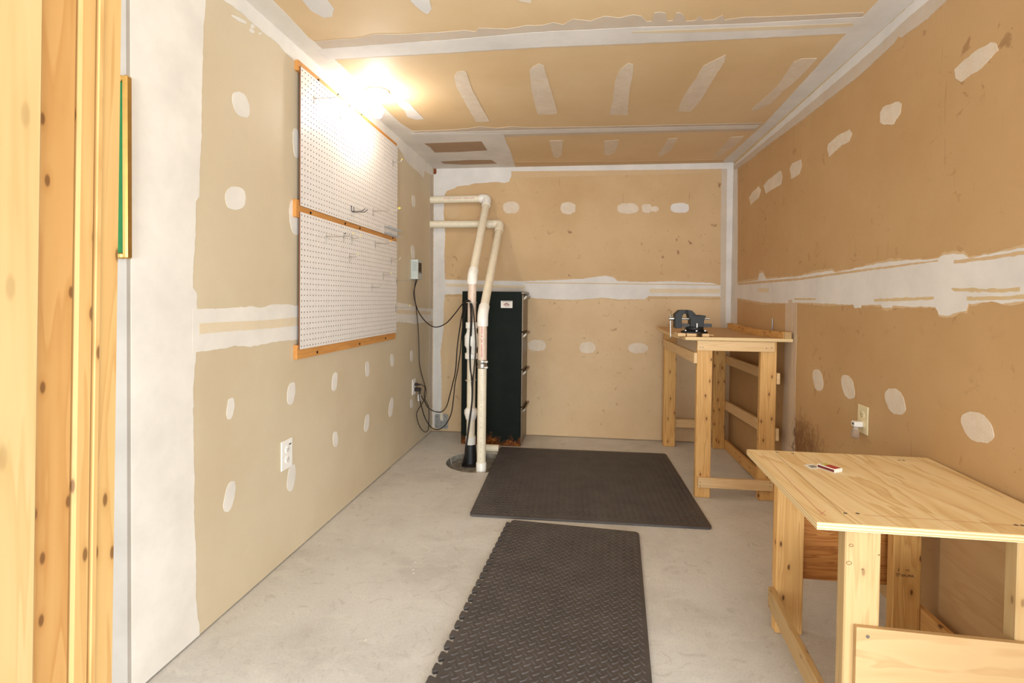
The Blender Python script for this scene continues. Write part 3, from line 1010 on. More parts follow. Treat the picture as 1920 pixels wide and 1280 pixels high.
# square double-arm bracket hook
a0 = onx(658, 396, XF)
BR = thing('peg_hook', 'dark square bent double-arm wire hook above the middle batten', 'hook', tuple(a0), 'wire hooks on the pegboard')
for dy in (0.0, 0.032):
    MB().tube([(XF + 0.002, a0.y + dy, a0.z + 0.03), (XF + 0.004, a0.y + dy, a0.z), (XF + 0.062, a0.y + dy, a0.z), (XF + 0.080, a0.y + dy, a0.z + 0.014)], 0.0022, 8).build('arm', 'tip_dark', BR, smooth=True)
MB().tube([(XF + 0.004, a0.y, a0.z), (XF + 0.004, a0.y + 0.032, a0.z)], 0.0022, 8).build('crossbar', 'tip_dark', BR, smooth=True)

# wire tool rack with two rows of loops
r0 = onx(719, 424, XF)
r1 = onx(743, 432, XF)
RK = thing('wire_tool_rack', 'wire tool rack with rows of small loops over the middle batten', 'tool rack', (XF, r0.y, r0.z - 0.03), None)
n_loop = 7
zt_ = r0.z
for k, zz in enumerate((zt_, zt_ - 0.04)):
    MB().tube([(XF + 0.003, r0.y, zz), (XF + 0.003, r1.y, zz)], 0.0018, 8).build('rail', 'wire', RK, smooth=True)
    for i in range(n_loop):
        yy = r0.y + (r1.y - r0.y) * i / (n_loop - 1)
        MB().tube([(XF + 0.003, yy, zz), (XF + 0.030, yy, zz), (XF + 0.036, yy + 0.004, zz + 0.003), (XF + 0.036, yy + 0.012, zz + 0.003), (XF + 0.030, yy + 0.014, zz), (XF + 0.006, yy + 0.014, zz)], 0.0016, 6).build('loop', 'galv', RK, smooth=True)
MB().tube([(XF + 0.003, r0.y, zt_ + 0.015), (XF + 0.003, r0.y, zt_ - 0.05)], 0.0018, 8).build('upright', 'wire', RK, smooth=True)
MB().tube([(XF + 0.003, r1.y, zt_ + 0.015), (XF + 0.003, r1.y, zt_ - 0.05)], 0.0018, 8).build('upright', 'wire', RK, smooth=True)

# ------------------------------------------------------------------ ceiling bulb
LC = V((0.160, -1.635, H))
LAMP = thing('ceiling_lamp', 'white porcelain lampholder with glowing bare bulb on the ceiling', 'lamp', tuple(LC))
MB().lathe(LC, [(0.062, -0.0005), (0.064, -0.008), (0.060, -0.016), (0.045, -0.024), (0.030, -0.030)], 40).build('base', 'porcelain', LAMP, smooth=True)
MB().lathe(LC, [(0.022, -0.028), (0.022, -0.048), (0.019, -0.052), (0.019, -0.060)], 28).build('socket', 'porcelain', LAMP, smooth=True)
MB().lathe(LC, [(0.014, -0.060), (0.017, -0.070), (0.026, -0.086), (0.030, -0.102), (0.030, -0.112), (0.026, -0.126), (0.016, -0.138), (0.004, -0.142)], 28).build('bulb', 'bulb_glow', LAMP, smooth=True)

# ------------------------------------------------------------------ outlets on the left wall
def outlet(name, label, wall_x, sgn, y0, y1, z0, z1, mat, slots=True):
    t = thing(name, label, 'outlet', (wall_x, (y0 + y1) / 2, z0))
    MB().cbox((wall_x + sgn * 0.0004, y0, z0), (wall_x + sgn * 0.006, y1, z1), 0.0025).build('plate', mat, t)
    yc, zc, h = (y0 + y1) / 2, (z0 + z1) / 2, (z1 - z0)
    for s in (-1, 1):
        c = V((wall_x + sgn * 0.006, yc, zc + s * h * 0.17))
        fce = MB().lathe(c, [(0.0165, -0.001), (0.0165, 0.0012), (0.0155, 0.0018)], 24, (sgn, 0, 0)).build('socket_face', mat, t, smooth=True)
        mb = MB()
        for dy in (-0.0055, 0.0055):
            mb.box((wall_x + sgn * 0.0074, c.y + dy - 0.001, c.z - 0.001), (wall_x + sgn * 0.0083, c.y + dy + 0.001, c.z + 0.006))
        mb.box((wall_x + sgn * 0.0074, c.y - 0.002, c.z - 0.009), (wall_x + sgn * 0.0083, c.y + 0.002, c.z - 0.005))
        mb.build('slots', 'slot_dark', fce)
    return t


q0, q1 = onx(527, 885, 0.004), onx(548, 822, 0.004)
OUT1 = outlet('wall_outlet', 'white duplex outlet plate low on the near left wall', 0, 1, q0.y, q1.y, q0.z, onx(527, 829, 0.004).z, 'plate_white')
MB().box((0.006, q1.y - 0.030, onx(545, 830, 0.006).z - 0.005), (0.0068, q1.y - 0.012, onx(545, 830, 0.006).z)).build('sensor', 'tip_dark', OUT1)
q0, q1 = onx(773, 741, 0.004), onx(780, 708, 0.004)
OUT2 = outlet('wall_outlet', 'white outlet plate near the back corner with two black plugs', 0, 1, q0.y, q0.y + 0.075, q0.z, q0.z + 0.118, 'plate_white')
PY, PZ = q0.y + 0.04, q0.z + 0.059
PLUG_A = tag(MB().cbox((0.0083, PY - 0.010, PZ + 0.008), (0.040, PY + 0.010, PZ + 0.028), 0.004).tube([(0.040, PY, PZ + 0.018), (0.055, PY, PZ + 0.018)], 0.006, 10).build('power_plug', 'cord_black'), 'small black plug in the upper socket of the far left outlet', 'plug')
PLUG_B = tag(MB().cbox((0.0083, PY - 0.014, PZ - 0.034), (0.058, PY + 0.014, PZ - 0.006), 0.005).tube([(0.048, PY, PZ - 0.030), (0.050, PY, PZ - 0.056)], 0.007, 10).build('power_plug', 'cord_black'), 'large angled black plug in the lower socket of the far left outlet', 'plug')
g0 = onx(787, 747, 0.05)
tag(MB().prism([V((0.035, PY - 0.005, PZ - 0.058)), V((0.056, PY - 0.005, PZ - 0.055)), V((0.062, PY - 0.006, PZ - 0.105)), V((0.037, PY - 0.006, PZ - 0.110))], (0, 0.0012, 0)).build('cord_tag', 'tag_foil'), 'silver warning tag hanging from the black plug cord', 'tag')

# ------------------------------------------------------------------ control box on the left wall
bz0, bz1 = onx(770, 523, 0.0).z, onx(770, 486, 0.0).z
by0 = onx(770, 505, 0.0).y
BX, BD = 0.056, 0.095
BOX = thing('control_box', 'small pale grey metal control box with vent holes on left wall', 'control box', (0, by0 + BD / 2, bz0))
MB().cbox((0.0004, by0, bz0), (BX, by0 + BD, bz1), 0.002).build('case', 'box_grey', BOX)
mb = MB()
for r in range(8):
    for c in range(3):
        xx = 0.014 + c * 0.0125 + (0.006 if r % 2 else 0)
        mb.lathe((xx, by0 - 0.0002, bz1 - 0.022 - r * 0.0087), [(0.0024, 0), (0.0024, 0.0006)], 8, (0, -1, 0))
vh = mb.build('vent_holes', 'dark_hole', BOX)
vh['kind'] = 'stuff'
MB().box((BX, by0 + 0.012, bz0 + 0.055), (BX + 0.0008, by0 + BD - 0.008, bz1 - 0.022)).build('rating_label', 'label_dark', BOX)
MB().cbox((BX, by0 + 0.02, bz0 + 0.046), (BX + 0.006, by0 + BD - 0.012, bz0 + 0.051), 0.001).build('latch', 'tip_dark', BOX)

# ------------------------------------------------------------------ steel junction box on the back wall
j0, j1 = ony(815, 803, -0.012), ony(840, 777, -0.012)
JB = thing('junction_box', 'square grey steel junction box cover low in the back left corner', 'junction box', ((j0.x + j1.x) / 2, 0, j0.z))
mb = MB()
jr = 0.014
cr = []
for cx, cz, a0_ in ((j1.x - jr, j1.z - jr, 0), (j0.x + jr, j1.z - jr, 90), (j0.x + jr, j0.z + jr, 180), (j1.x - jr, j0.z + jr, 270)):
    for k in range(4):
        a = math.radians(a0_ + k * 30)
        cr.append(V((cx + jr * math.cos(a), -0.0025, cz + jr * math.sin(a))))
mb.prism(cr, (0, -0.010, 0)).build('cover', 'galv', JB)
for sx, sz in ((1, 1), (-1, 1), (1, -1), (-1, -1)):
    cx_, cz_ = (j0.x + j1.x) / 2 + sx * 0.036, (j0.z + j1.z) / 2 + sz * 0.042
    MB().tube([(cx_ - 0.007, -0.0127, cz_ + sx * sz * 0.007), (cx_ + 0.007, -0.0127, cz_ - sx * sz * 0.007)], 0.0018, 6).build('slot', 'tip_dark', JB)
for k in range(6):
    MB().lathe(((j0.x + j1.x) / 2 - 0.034 + (k % 3) * 0.034, -0.0122, (j0.z + j1.z) / 2 + (0.008 if k < 3 else -0.008)), [(0.003, 0), (0.003, 0.0012)], 8, (0, -1, 0)).build('knockout', 'tip_dark', JB)

# ------------------------------------------------------------------ filing cabinet
CX0, CX1, CY0, CY1, CH = 0.338, 0.808, -0.345, -0.012, 1.203
CAB = thing('filing_cabinet', 'dark green metal filing cabinet with rusty base beside the drain pipes', 'cabinet', ((CX0 + CX1) / 2, (CY0 + CY1) / 2, 0))
MB().cbox((CX0, CY0, 0.0005), (CX1, CY1, CH), 0.003).build('body', 'cabinet_green', CAB)
MB().cbox((CX1 - 0.004, CY0 - 0.001, CH - 0.02), (CX1 + 0.024, CY1, CH - 0.001), 0.002).build('top_lip', 'drawer_metal', CAB)
for k in range(4):
    z1 = CH - 0.024 - k * 0.292
    z0 = z1 - 0.284
    dr = MB().cbox((CX1 + 0.0005, CY0 + 0.004, z0), (CX1 + 0.014, CY1 - 0.006, z1), 0.002).build('drawer', 'drawer_metal', CAB)
    hz = z1 - 0.012
    MB().prism([(CX1 + 0.014, CY0 + 0.012, hz - 0.028), (CX1 + 0.036, CY0 + 0.012, hz - 0.010), (CX1 + 0.038, CY0 + 0.012, hz + 0.002), (CX1 + 0.030, CY0 + 0.012, hz + 0.006), (CX1 + 0.014, CY0 + 0.012, hz - 0.010)], (0, 0.30, 0)).build('handle', 'handle_metal', dr)
s0, s1 = ony(939, 577, CY0), ony(961, 564, CY0)
STK = MB().box((s0.x, CY0 - 0.0011, s0.z), (s1.x, CY0 - 0.0003, s1.z)).build('sticker', 'sticker', CAB)
STK['label'] = 'small white sticker with dark red peaked emblem'
sw, sh = s1.x - s0.x, s1.z - s0.z
P2 = lambda u, v: V((s0.x + u * sw, CY0 - 0.0012, s0.z + v * sh))
mb = MB()
mb.prism([P2(.20, .44), P2(.32, .62), P2(.40, .60), P2(.50, .76), P2(.60, .60), P2(.68, .58), P2(.82, .40), P2(.72, .46), P2(.60, .46), P2(.50, .60), P2(.42, .48), P2(.30, .46)], (0, -0.0004, 0))
mb.prism([P2(.40, .40), P2(.62, .40), P2(.62, .45), P2(.40, .45)], (0, -0.0004, 0))
mb.prism([P2(.28, .27), P2(.74, .27), P2(.74, .34), P2(.28, .34)], (0, -0.0004, 0))
mb.build('emblem', 'logo_red', STK)
MB().prism([P2(.10, .84), P2(.90, .84), P2(.90, .90), P2(.10, .90)], (0, -0.0004, 0)).build('print_line', 'print_grey', STK)

# ------------------------------------------------------------------ sump pit
SP = thing('sump_cover', 'round dirty grey sump pit lid recessed in the concrete floor', 'pit cover', (PIT_C.x, PIT_C.y, -0.05))
seg = 48
mb = MB()
ring = lambda r, z: [V((PIT_C.x + r * math.cos(2 * math.pi * k / seg), PIT_C.y + r * math.sin(2 * math.pi * k / seg), z)) for k in range(seg)]
rr = ring(PIT_R, 0.0) + ring(PIT_R, -0.09) + ring(PIT_R + 0.02, -0.09) + ring(PIT_R + 0.02, -0.004)
mb.add(rr, [(a * seg + k, a * seg + (k + 1) % seg, (a + 1) * seg + (k + 1) % seg, (a + 1) * seg + k) for a in range(3) for k in range(seg)])
mb.build('pit_rim', 'pit_wall', SP)
MB().lathe((PIT_C.x, PIT_C.y, -0.060), [(PIT_R - 0.006, 0), (PIT_R - 0.006, 0.022), (PIT_R - 0.03, 0.024), (PIT_R - 0.04, 0.016), (PIT_R - 0.06, 0.016), (PIT_R - 0.075, 0.024), (0.05, 0.026), (0.01, 0.026)], 48).build('lid', 'pit_lid', SP, smooth=True)
MB().tube([(PIT_C.x - 0.2, PIT_C.y + 0.03, -0.05), (PIT_C.x - 0.205, PIT_C.y + 0.03, 0.012)], [0.008, 0.004], 8).build('lid_tab', 'pit_lid', SP)
ZLID = -0.0338

# ------------------------------------------------------------------ discharge pipes
R1 = V((0.498, -0.733, 0))
R2 = V((0.612, -0.924, 0))
rz1 = lambda py: ony(884, py, R1.y).z
rz2 = lambda py: ony(903, py, R2.y).z
PR = 0.030


def fitting(name, a, b, r, mat, par, lip=0.0):
    a, b = V(a), V(b)
    d = (b - a).normalized()
    L = (b - a).length
    return MB().lathe(a, [(r, 0), (r, L * 0.46), (r - lip, L * 0.5), (r, L * 0.54), (r, L)], 24, d).build(name, mat, par, smooth=True)


# --- pipe 1 (left riser, with black rubber coupling and check valve)
e1 = ony(913, 372.5, -0.085)
P1 = thing('drain_pipe', 'white plastic drain pipe with black rubber coupling rising to the upper wall outlet', 'pipe', (R1.x, R1.y, ZLID))
HZ = e1.z
MB().tube([(0.001, -0.085, HZ - 0.004), (e1.x - 0.03, -0.085, HZ)], PR, 24).build('horizontal_pipe', 'pvc', P1, smooth=True)
k1 = V((R1.x, R1.y, rz1(520)))
top1 = V((e1.x, -0.095, HZ - 0.03))
MB().tube(bez([(e1.x - 0.06, -0.085, HZ), (e1.x - 0.02, -0.085, HZ), (e1.x, -0.095, HZ - 0.012), top1 + (k1 - top1) * 0.06], 6), 0.0365, 24).build('elbow', 'pvc_white', P1, smooth=True)
MB().tube([top1, k1 + (top1 - k1) * 0.03], PR, 24).build('sloping_pipe', 'pvc', P1, smooth=True)
MB().tube(bez([k1 + (top1 - k1).normalized() * 0.075, k1 + (top1 - k1).normalized() * 0.02, k1 - V((0, 0, 0.03)), V((R1.x, R1.y, rz1(531)))], 6), 0.036, 24).build('elbow', 'pvc_white', P1, smooth=True)
MB().tube([(R1.x, R1.y, rz1(530)), (R1.x, R1.y, rz1(606))], PR, 24).build('riser_pipe', 'pvc_pink', P1, smooth=True)
zz = [rz1(p) for p in (604, 615, 616, 622, 630, 647, 653, 661, 662, 673)]
MB().lathe((R1.x, R1.y, 0), [(0.040, zz[0]), (0.043, zz[0] - 0.005), (0.043, zz[1]), (0.035, zz[2]), (0.036, zz[3]), (0.050, zz[4]), (0.050, zz[5]), (0.036, zz[6]), (0.036, zz[7]), (0.046, zz[8]), (0.046, zz[9] + 0.006), (0.038, zz[9])], 28).build('check_valve', 'pvc_white', P1, smooth=True)
MB().tube([(R1.x, R1.y, rz1(673)), (R1.x, R1.y, rz1(818))], PR, 24).build('riser_pipe', 'pvc', P1, smooth=True)
MB().lathe((R1.x, R1.y, 0), [(0.034, rz1(764)), (0.046, rz1(768)), (0.048, rz1(774)), (0.042, rz1(779)), (0.034, rz1(786))], 28).build('union', 'pvc_white', P1, smooth=True)
MB().lathe((R1.x, R1.y, 0), [(0.036, rz1(817)), (0.036, rz1(832))], 28).build('coupling', 'pvc_white', P1, smooth=True)
MB().lathe((R1.x, R1.y, 0), [(0.038, rz1(832)), (0.042, rz1(845)), (0.044, rz1(858)), (0.047, ZLID + 0.016)], 28).build('rubber_boot', 'rubber_black', P1, smooth=True)
MB().lathe((R1.x, R1.y, ZLID), [(0.062, 0.0006), (0.062, 0.010), (0.050, 0.016), (0.040, 0.016)], 24).build('boot_flange', 'rubber_black', P1, smooth=True)

# --- pipe 2 (right riser, with hose clamp)
e2 = ony(937, 420, -0.085)
P2T = thing('drain_pipe', 'cream plastic drain pipe with steel clamp rising to the lower wall outlet', 'pipe', (R2.x, R2.y, ZLID))
HZ2 = e2.z
MB().tube([(0.001, -0.085, HZ2 + 0.002), (e2.x - 0.03, -0.085, HZ2)], PR, 24).build('horizontal_pipe', 'pvc', P2T, smooth=True)
k2 = V((R2.x, R2.y, rz2(590)))
top2 = V((e2.x, -0.095, HZ2 - 0.03))
MB().tube(bez([(e2.x - 0.07, -0.085, HZ2), (e2.x - 0.02, -0.085, HZ2), (e2.x, -0.095, HZ2 - 0.012), top2 + (k2 - top2) * 0.05], 6), 0.0365, 24).build('elbow', 'pvc', P2T, smooth=True)
MB().lathe((e2.x - 0.105, -0.085, HZ2), [(0.035, 0), (0.037, 0.012), (0.037, 0.024), (0.034, 0.036)], 24, (1, 0, 0)).build('coupling', 'pvc', P2T, smooth=True)
MB().tube([top2, k2 + (top2 - k2) * 0.03], PR, 24).build('sloping_pipe', 'pvc', P2T, smooth=True)
MB().tube(bez([k2 + (top2 - k2).normalized() * 0.085, k2 + (top2 - k2).normalized() * 0.02, k2 - V((0, 0, 0.03)), V((R2.x, R2.y, rz2(611)))], 6), 0.0365, 24).build('elbow', 'pvc_white', P2T, smooth=True)
MB().tube([(R2.x, R2.y, rz2(609)), (R2.x, R2.y, rz2(676))], PR, 24).build('riser_pipe', 'pvc_pink', P2T, smooth=True)
CL = MB().lathe((R2.x, R2.y, 0), [(0.0315, rz2(674)), (0.034, rz2(675)), (0.034, rz2(679)), (0.032, rz2(680)), (0.032, rz2(685)), (0.034, rz2(686)), (0.034, rz2(689)), (0.0315, rz2(690))], 28).build('hose_clamp', 'steel', P2T, smooth=True)
for py in (677, 687.5):
    MB().cbox((R2.x + 0.018, R2.y - 0.034, rz2(py) - 0.006), (R2.x + 0.044, R2.y - 0.018, rz2(py) + 0.006), 0.002).build('clamp_screw', 'steel', CL)
MB().tube([(R2.x, R2.y, rz2(688)), (R2.x, R2.y, rz2(870))], PR, 24).build('riser_pipe', 'pvc', P2T, smooth=True)
MB().lathe((R2.x, R2.y, ZLID), [(0.0345, 0.012), (0.0345, rz2(867) - ZLID), (0.032, rz2(866) - ZLID)], 28).build('base_coupling', 'pvc_white', P2T, smooth=True)
MB().lathe((R2.x, R2.y, ZLID), [(0.068, 0.0006), (0.066, 0.008), (0.045, 0.016), (0.036, 0.020)], 20).build('putty_collar', 'putty', P2T, smooth=True)


def print_text(txt, size, loc, rot, mat, parent, name='print'):
    cu = bpy.data.curves.new(name, 'FONT')
    cu.body = txt
    cu.size = size
    cu.align_x = 'CENTER'
    cu.align_y = 'CENTER'
    cu.extrude = 0.0002
    tmp = bpy.data.objects.new(name, cu)
    col.objects.link(tmp)
    dg = bpy.context.evaluated_depsgraph_get()
    me = bpy.data.meshes.new_from_object(tmp.evaluated_get(dg))
    bpy.data.objects.remove(tmp)
    me.materials.clear()
    me.materials.append(MAT[mat])
    o = bpy.data.objects.new(name, me)
    col.objects.link(o)
    o.parent = parent
    o.matrix_parent_inverse = world_of(parent).inverted()
    o.matrix_basis = Matrix.Translation(V(loc)) @ rot
    return o


# lettering runs up the risers and along the horizontal pipe (small print dashes)
def dashes(par, c, zs, mat, w=0.004, h=0.006):
    d = (EYE - V(c)).to_2d().normalized()
    mb = MB()
    t = V((-d.y, d.x, 0))
    for z in zs:
        p = V((c[0] + d.x * (PR + 0.0002), c[1] + d.y * (PR + 0.0002), z)) - t * 0.004
        mb.prism([p - t * w / 2, p + t * w / 2, p + t * w / 2 + V((0, 0, h)), p - t * w / 2 + V((0, 0, h))], (d.x * 0.0004, d.y * 0.0004, 0))
    o = mb.build('pipe_print', mat, par)
    o['kind'] = 'stuff'
    return o


rnd = random.Random(3)
za, zb = rz2(668), rz2(614)
dashes(P2T, R2, [za + (zb - za) * (k / 16) for k in range(17) if rnd.random() < 0.8], 'print_red', 0.005, 0.009)
za, zb = rz2(862), rz2(695)
dashes(P2T, R2, [za + (zb - za) * (k / 40) for k in range(41) if rnd.random() < 0.6], 'print_grey', 0.0025, 0.006)
za, zb = rz1(600), rz1(535)
dashes(P1, R1, [za + (zb - za) * (k / 12) for k in range(13) if rnd.random() < 0.6], 'print_red', 0.003, 0.006)
mb = MB()
for k in range(22):
    if rnd.random() < 0.8:
        x = 0.12 + k * 0.012
        p = V((x, -0.085 - PR - 0.0003, HZ - 0.003 + rnd.uniform(-0.002, 0.002)))
        mb.prism([p, p + V((0.006, 0, 0)), p + V((0.006, 0, 0.006)), p + V((0, 0, 0.006))], (0, -0.0003, 0))
mb.build('pipe_print', 'print_red', P1)['kind'] = 'stuff'

# short stub of pipe lying behind the pit
s0, s1 = onz(906, 845, 0.026), onz(934, 844, 0.026)
tag(MB().tube([(s0.x - 0.02, -0.505, 0.0265), (s1.x - 0.004, -0.503, 0.0265)], 0.026, 20).build('pipe_stub', 'pvc', smooth=True), 'short cream plastic pipe lying on the floor behind the sump pit', 'pipe')

# ------------------------------------------------------------------ cords
def cord(pts, r, label, name='electric_cable', n=8):
    mb = MB().tube(bez(pts, n), r, 8)
    return tag(mb.build(name, 'cord_black', smooth=True), label, 'cord')


lw = lambda a, b, x=0.022: onx(a, b, x)
cord([V((0.028, by0 + 0.03, bz0)), lw(777, 548), lw(780, 575), lw(784, 615), lw(785.5, 650), lw(786.5, 680), lw(790, 700), lw(796, 720, .03), lw(799, 735, .035), lw(795, 750, .03), lw(784, 768, .03), lw(781, 778, .03), lw(786, 797, .03), lw(794, 808, .03),
      lw(800, 809, .03), lw(803.5, 800, .03), lw(804, 765, .03), lw(796, 745, .04), lw(797, 728, .05), lw(793, 722, .05), V((0.055, PY, PZ + 0.018))], 0.0033,
     'thin black cord from the grey control box looping down to the outlet')
YP = R1.y - 0.045
yo = lambda a, b, y: ony(a, b, y)
cord([V((0.040, by0 + 0.03, bz0)), lw(776, 549, .035), lw(781, 575, .05), yo(790, 593, -.45), yo(803, 607, -.45), yo(818, 613, -.5), yo(836, 606, -.55), yo(852, 589, -.62), yo(866, 571, -.72), yo(876, 563, YP), yo(882, 568, YP), yo(885, 590, YP), yo(883, 640, YP), yo(882, 680, YP), yo(884, 712, YP),
      yo(885, 745, YP - .01), yo(881, 790, YP - .02), yo(875, 830, YP - .05), yo(871, 860, YP - .06), V((onz(869, 873, ZLID).x, onz(869, 873, ZLID).y, ZLID))], 0.0042,
     'black cable swinging from the grey control box over to the drain pipes')
cord([V((0.050, PY, PZ - 0.055)), lw(796, 752, .08), yo(802, 763, -.42), yo(812, 770, -.2), yo(818, 772, -.06), yo(826, 772.5, -.03), yo(832, 769, -.06), yo(838, 760, -.2), yo(843, 742, -.35), yo(848, 722, -.45), yo(854, 695, -.55), yo(857, 655, -.6), yo(860, 630, -.62), yo(866, 592, -.68), yo(872, 570, -.74), yo(878, 562.5, YP - .005),
      yo(886, 574, YP - .006), yo(890, 610, YP - .006), yo(892, 650, YP - .006), yo(889, 690, YP - .006), yo(887, 712, YP - .006), yo(885, 750, YP - .01), yo(878, 800, YP - .03), yo(872, 850, YP - .06), V((onz(870, 871, ZLID).x + .006, onz(870, 871, ZLID).y, ZLID))], 0.0042,
     'black pump cord taped across the junction box and up to the pipes')
cord([V((0.047, PY - .004, PZ - 0.058)), lw(788, 753, .06), lw(792, 768, .06), lw(796, 781, .06), yo(803, 794, -.42), yo(811, 803, -.3), yo(822, 805, -.22), yo(831, 800, -.25), yo(838, 792, -.3), yo(846, 775, -.4), yo(850, 750, -.46), yo(853, 720, -.5), yo(858, 694, -.55), yo(863, 660, -.6), yo(866, 625, -.64), yo(871, 590, -.7), yo(877, 567, -.75), yo(881, 566, YP - .012),
      yo(882.5, 600, YP - .012), yo(880.5, 650, YP - .012), yo(881.5, 690, YP - .012), yo(885.5, 712, YP - .012), yo(886, 745, YP - .018), yo(881, 790, YP - .03), yo(874, 840, YP - .07), V((onz(868, 874, ZLID).x - .004, onz(868, 874, ZLID).y, ZLID))], 0.0042,
     'black pump cord drooping almost to the floor in the back left corner')
t0 = ony(826, 771, -0.030)
tag(MB().add([], []).prism([V((t0.x - 0.012, -0.014, t0.z + 0.006)), V((t0.x + 0.016, -0.014, t0.z + 0.006)), V((t0.x + 0.020, -0.014, t0.z - 0.085)), V((t0.x - 0.006, -0.014, t0.z - 0.08))], (0, -0.0015, 0)).build('masking_tape', 'masking'), 'strip of masking tape holding a cord on the junction box', 'tape')
for py, lb in ((567, 'pale zip tie around the cords at the top of the left riser'), (712, 'pale zip tie around the cords halfway up the left riser')):
    z = rz1(py)
    mb = MB()
    c = V((R1.x, R1.y - 0.012, z))
    mb.tube([c + V((0.036 * math.cos(a), 0.048 * math.sin(a), 0)) for a in [2 * math.pi * k / 24 for k in range(25)]], 0.0022, 6, cap=False)
    tag(mb.build('zip_tie', 'masking', smooth=True), lb, 'zip tie')

# ------------------------------------------------------------------ floor mats
def floor_mat(label, corner, u, v, wu, lv, teeth, outlen, inset=0.01):
    """u: unit vector across, v: unit vector along, corner = origin"""
    u, v = V(u).normalized(), V(v).normalized()
    o = V(corner)
    T = 0.011
    pt_ = lambda a, b, z=0.0: o + u * a + v * b + V((0, 0, z))
    m = thing('foam_mat', label, 'mat', tuple(pt_(wu / 2, lv / 2)))
    rad = 0.022
    poly = []
    for cx, cy, a0_ in ((wu - rad, rad, -90), (wu - rad, lv - rad, 0), (rad, lv - rad, 90), (rad, rad, 180)):
        for k in range(5):
            a = math.radians(a0_ + k * 22.5)
            poly.append((cx + rad * math.cos(a), cy + rad * math.sin(a)))
    if teeth:
        # replace the u=0 side by interlocking dovetail teeth
        right = [p for p in poly if p[0] > wu / 2]
        side = []
        p = 0.055
        n = int((lv - 0.04) / p)
        for k in range(n, 0, -1):
            b = 0.02 + (k - 0.5) * p
            side += [(0.0, b + 0.0165), (0.0, b + 0.0115), (-0.018, b + 0.0185), (-0.022, b + 0.014), (-0.022, b - 0.014), (-0.018, b - 0.0185), (0.0, b - 0.0115), (0.0, b - 0.0165)]
        poly = right + [(0.012, lv), (0.0, lv - 0.012)] + side + [(0.0, 0.012), (0.012, 0)]
    MB().prism([pt_(a, b, 0.0008) for a, b in poly], (0, 0, T)).build('sheet', 'mat_foam', m)
    s = 0.0335
    mb = MB()
    la, wa = 0.0150, 0.0045
    nu, nv_ = int((wu - 2 * inset) / s), int((lv - 2 * inset) / s)
    cells = [((wu - nu * s) / 2 + (i + .27) * s, (lv - nv_ * s) / 2 + (j + .27) * s, 37) for i in range(nu) for j in range(nv_)]
    cells += [(a + s / 2, b + s / 2, -58) for a, b, _ in cells]
    for a, b, ang in cells:
        dx_ = V((math.cos(math.radians(ang)), math.sin(math.radians(ang)), 0))
        dy_ = V((-dx_.y, dx_.x, 0))
        ctr = pt_(a, b, T + 0.0008)
        L = lambda x, y, z: ctr + dx_ * x + dy_ * y + V((0, 0, z))
        vs_ = [L(x, y, 0) for x, y in ((la, 0), (la * .5, wa), (-la * .5, wa), (-la, 0), (-la * .5, -wa), (la * .5, -wa))]
        vs_ += [L(x, y, 0.0022) for x, y in ((la * .78, 0), (la * .42, wa * .5), (-la * .42, wa * .5), (-la * .78, 0), (-la * .42, -wa * .5), (la * .42, -wa * .5))]
        mb.add(vs_, [(k, (k + 1) % 6, 6 + (k + 1) % 6, 6 + k) for k in range(6)] + [(6, 7, 8, 9, 10, 11)])
    tr = mb.build('tread', 'mat_foam', m)
    tr['kind'] = 'stuff'
    return m


zt = 0.0118
c0 = onz(960, 974, zt)
c1 = onz(1198, 997, zt)
uu = (c1 - c0).normalized()
vv = V((uu.y, -uu.x, 0))
floor_mat('dark grey foam mat with jigsaw teeth along one long edge, nearest the camera', (c0.x, c0.y, 0), uu, vv, (c1 - c0).length, 1.26, True, 0)
a_, b_ = onz(880, 964, zt), onz(1336, 989, zt)
d_, e_ = onz(932, 837, zt), onz(1249, 850, zt)
uu = (b_ - a_).normalized()
vv = V((-uu.y, uu.x, 0))
floor_mat('large square dark grey foam mat in front of the filing cabinet', (a_.x, a_.y, 0), uu, vv, (b_ - a_).length, ((d_ - a_).length + (e_ - b_).length) / 2, False, 0)

# ------------------------------------------------------------------ workbench with vise (back right)
BZ = 0.94
BX0, BX1, BY0, BY1 = 1.862, 2.446, -1.245, -0.10
topz = lambda y: BZ - 0.012 * math.sin(math.pi * min(max((y - BY0) / (BY1 - BY0), 0), 1))
BEN = thing('workbench', 'tall pine workbench with thin sagging plywood top in the back right corner', 'workbench', ((BX0 + BX1) / 2, (BY0 + BY1) / 2, 0))
fr = axes((0, 1, 0), (-1, 0, 0), (BX0, BY0, BZ - 0.018))
mb = MB()
N = 16
TH = 0.018
vs_, fs = [], []
for k in range(N + 1):
    y = BY0 + (BY1 - BY0) * k / N
    z = topz(y)
    vs_ += [V((BX0, y, z)), V((BX1, y, z)), V((BX1, y, z - TH)), V((BX0, y, z - TH))]
for k in range(N):
    a, b = k * 4, k * 4 + 4
    mb_f = [((a, a + 1, b + 1, b), 0), ((a + 1, a + 2, b + 2, b + 1), 1), ((a + 2, a + 3, b + 3, b + 2), 1), ((a + 3, a, b, b + 3), 1)]
    for q, mi in mb_f:
        fs.append((q, mi))
fs.append(((0, 3, 2, 1), 1))
fs.append(((N * 4, N * 4 + 1, N * 4 + 2, N * 4 + 3), 1))
mb.v = vs_
mb.f = [q for q, _ in fs]
mb.mi = [m for _, m in fs]
mb.build('top', ['ply_brown', 'ply_edge'], BEN, frame=fr)


def leg(par, x0, x1, y0, y1, ztop, mat, name='leg'):
    return board(name, ((x0 + x1) / 2, (y0 + y1) / 2, 0.0005), ((x0 + x1) / 2, (y0 + y1) / 2, ztop), (1, 0, 0), x1 - x0, y1 - y0, mat, par, 0.003)


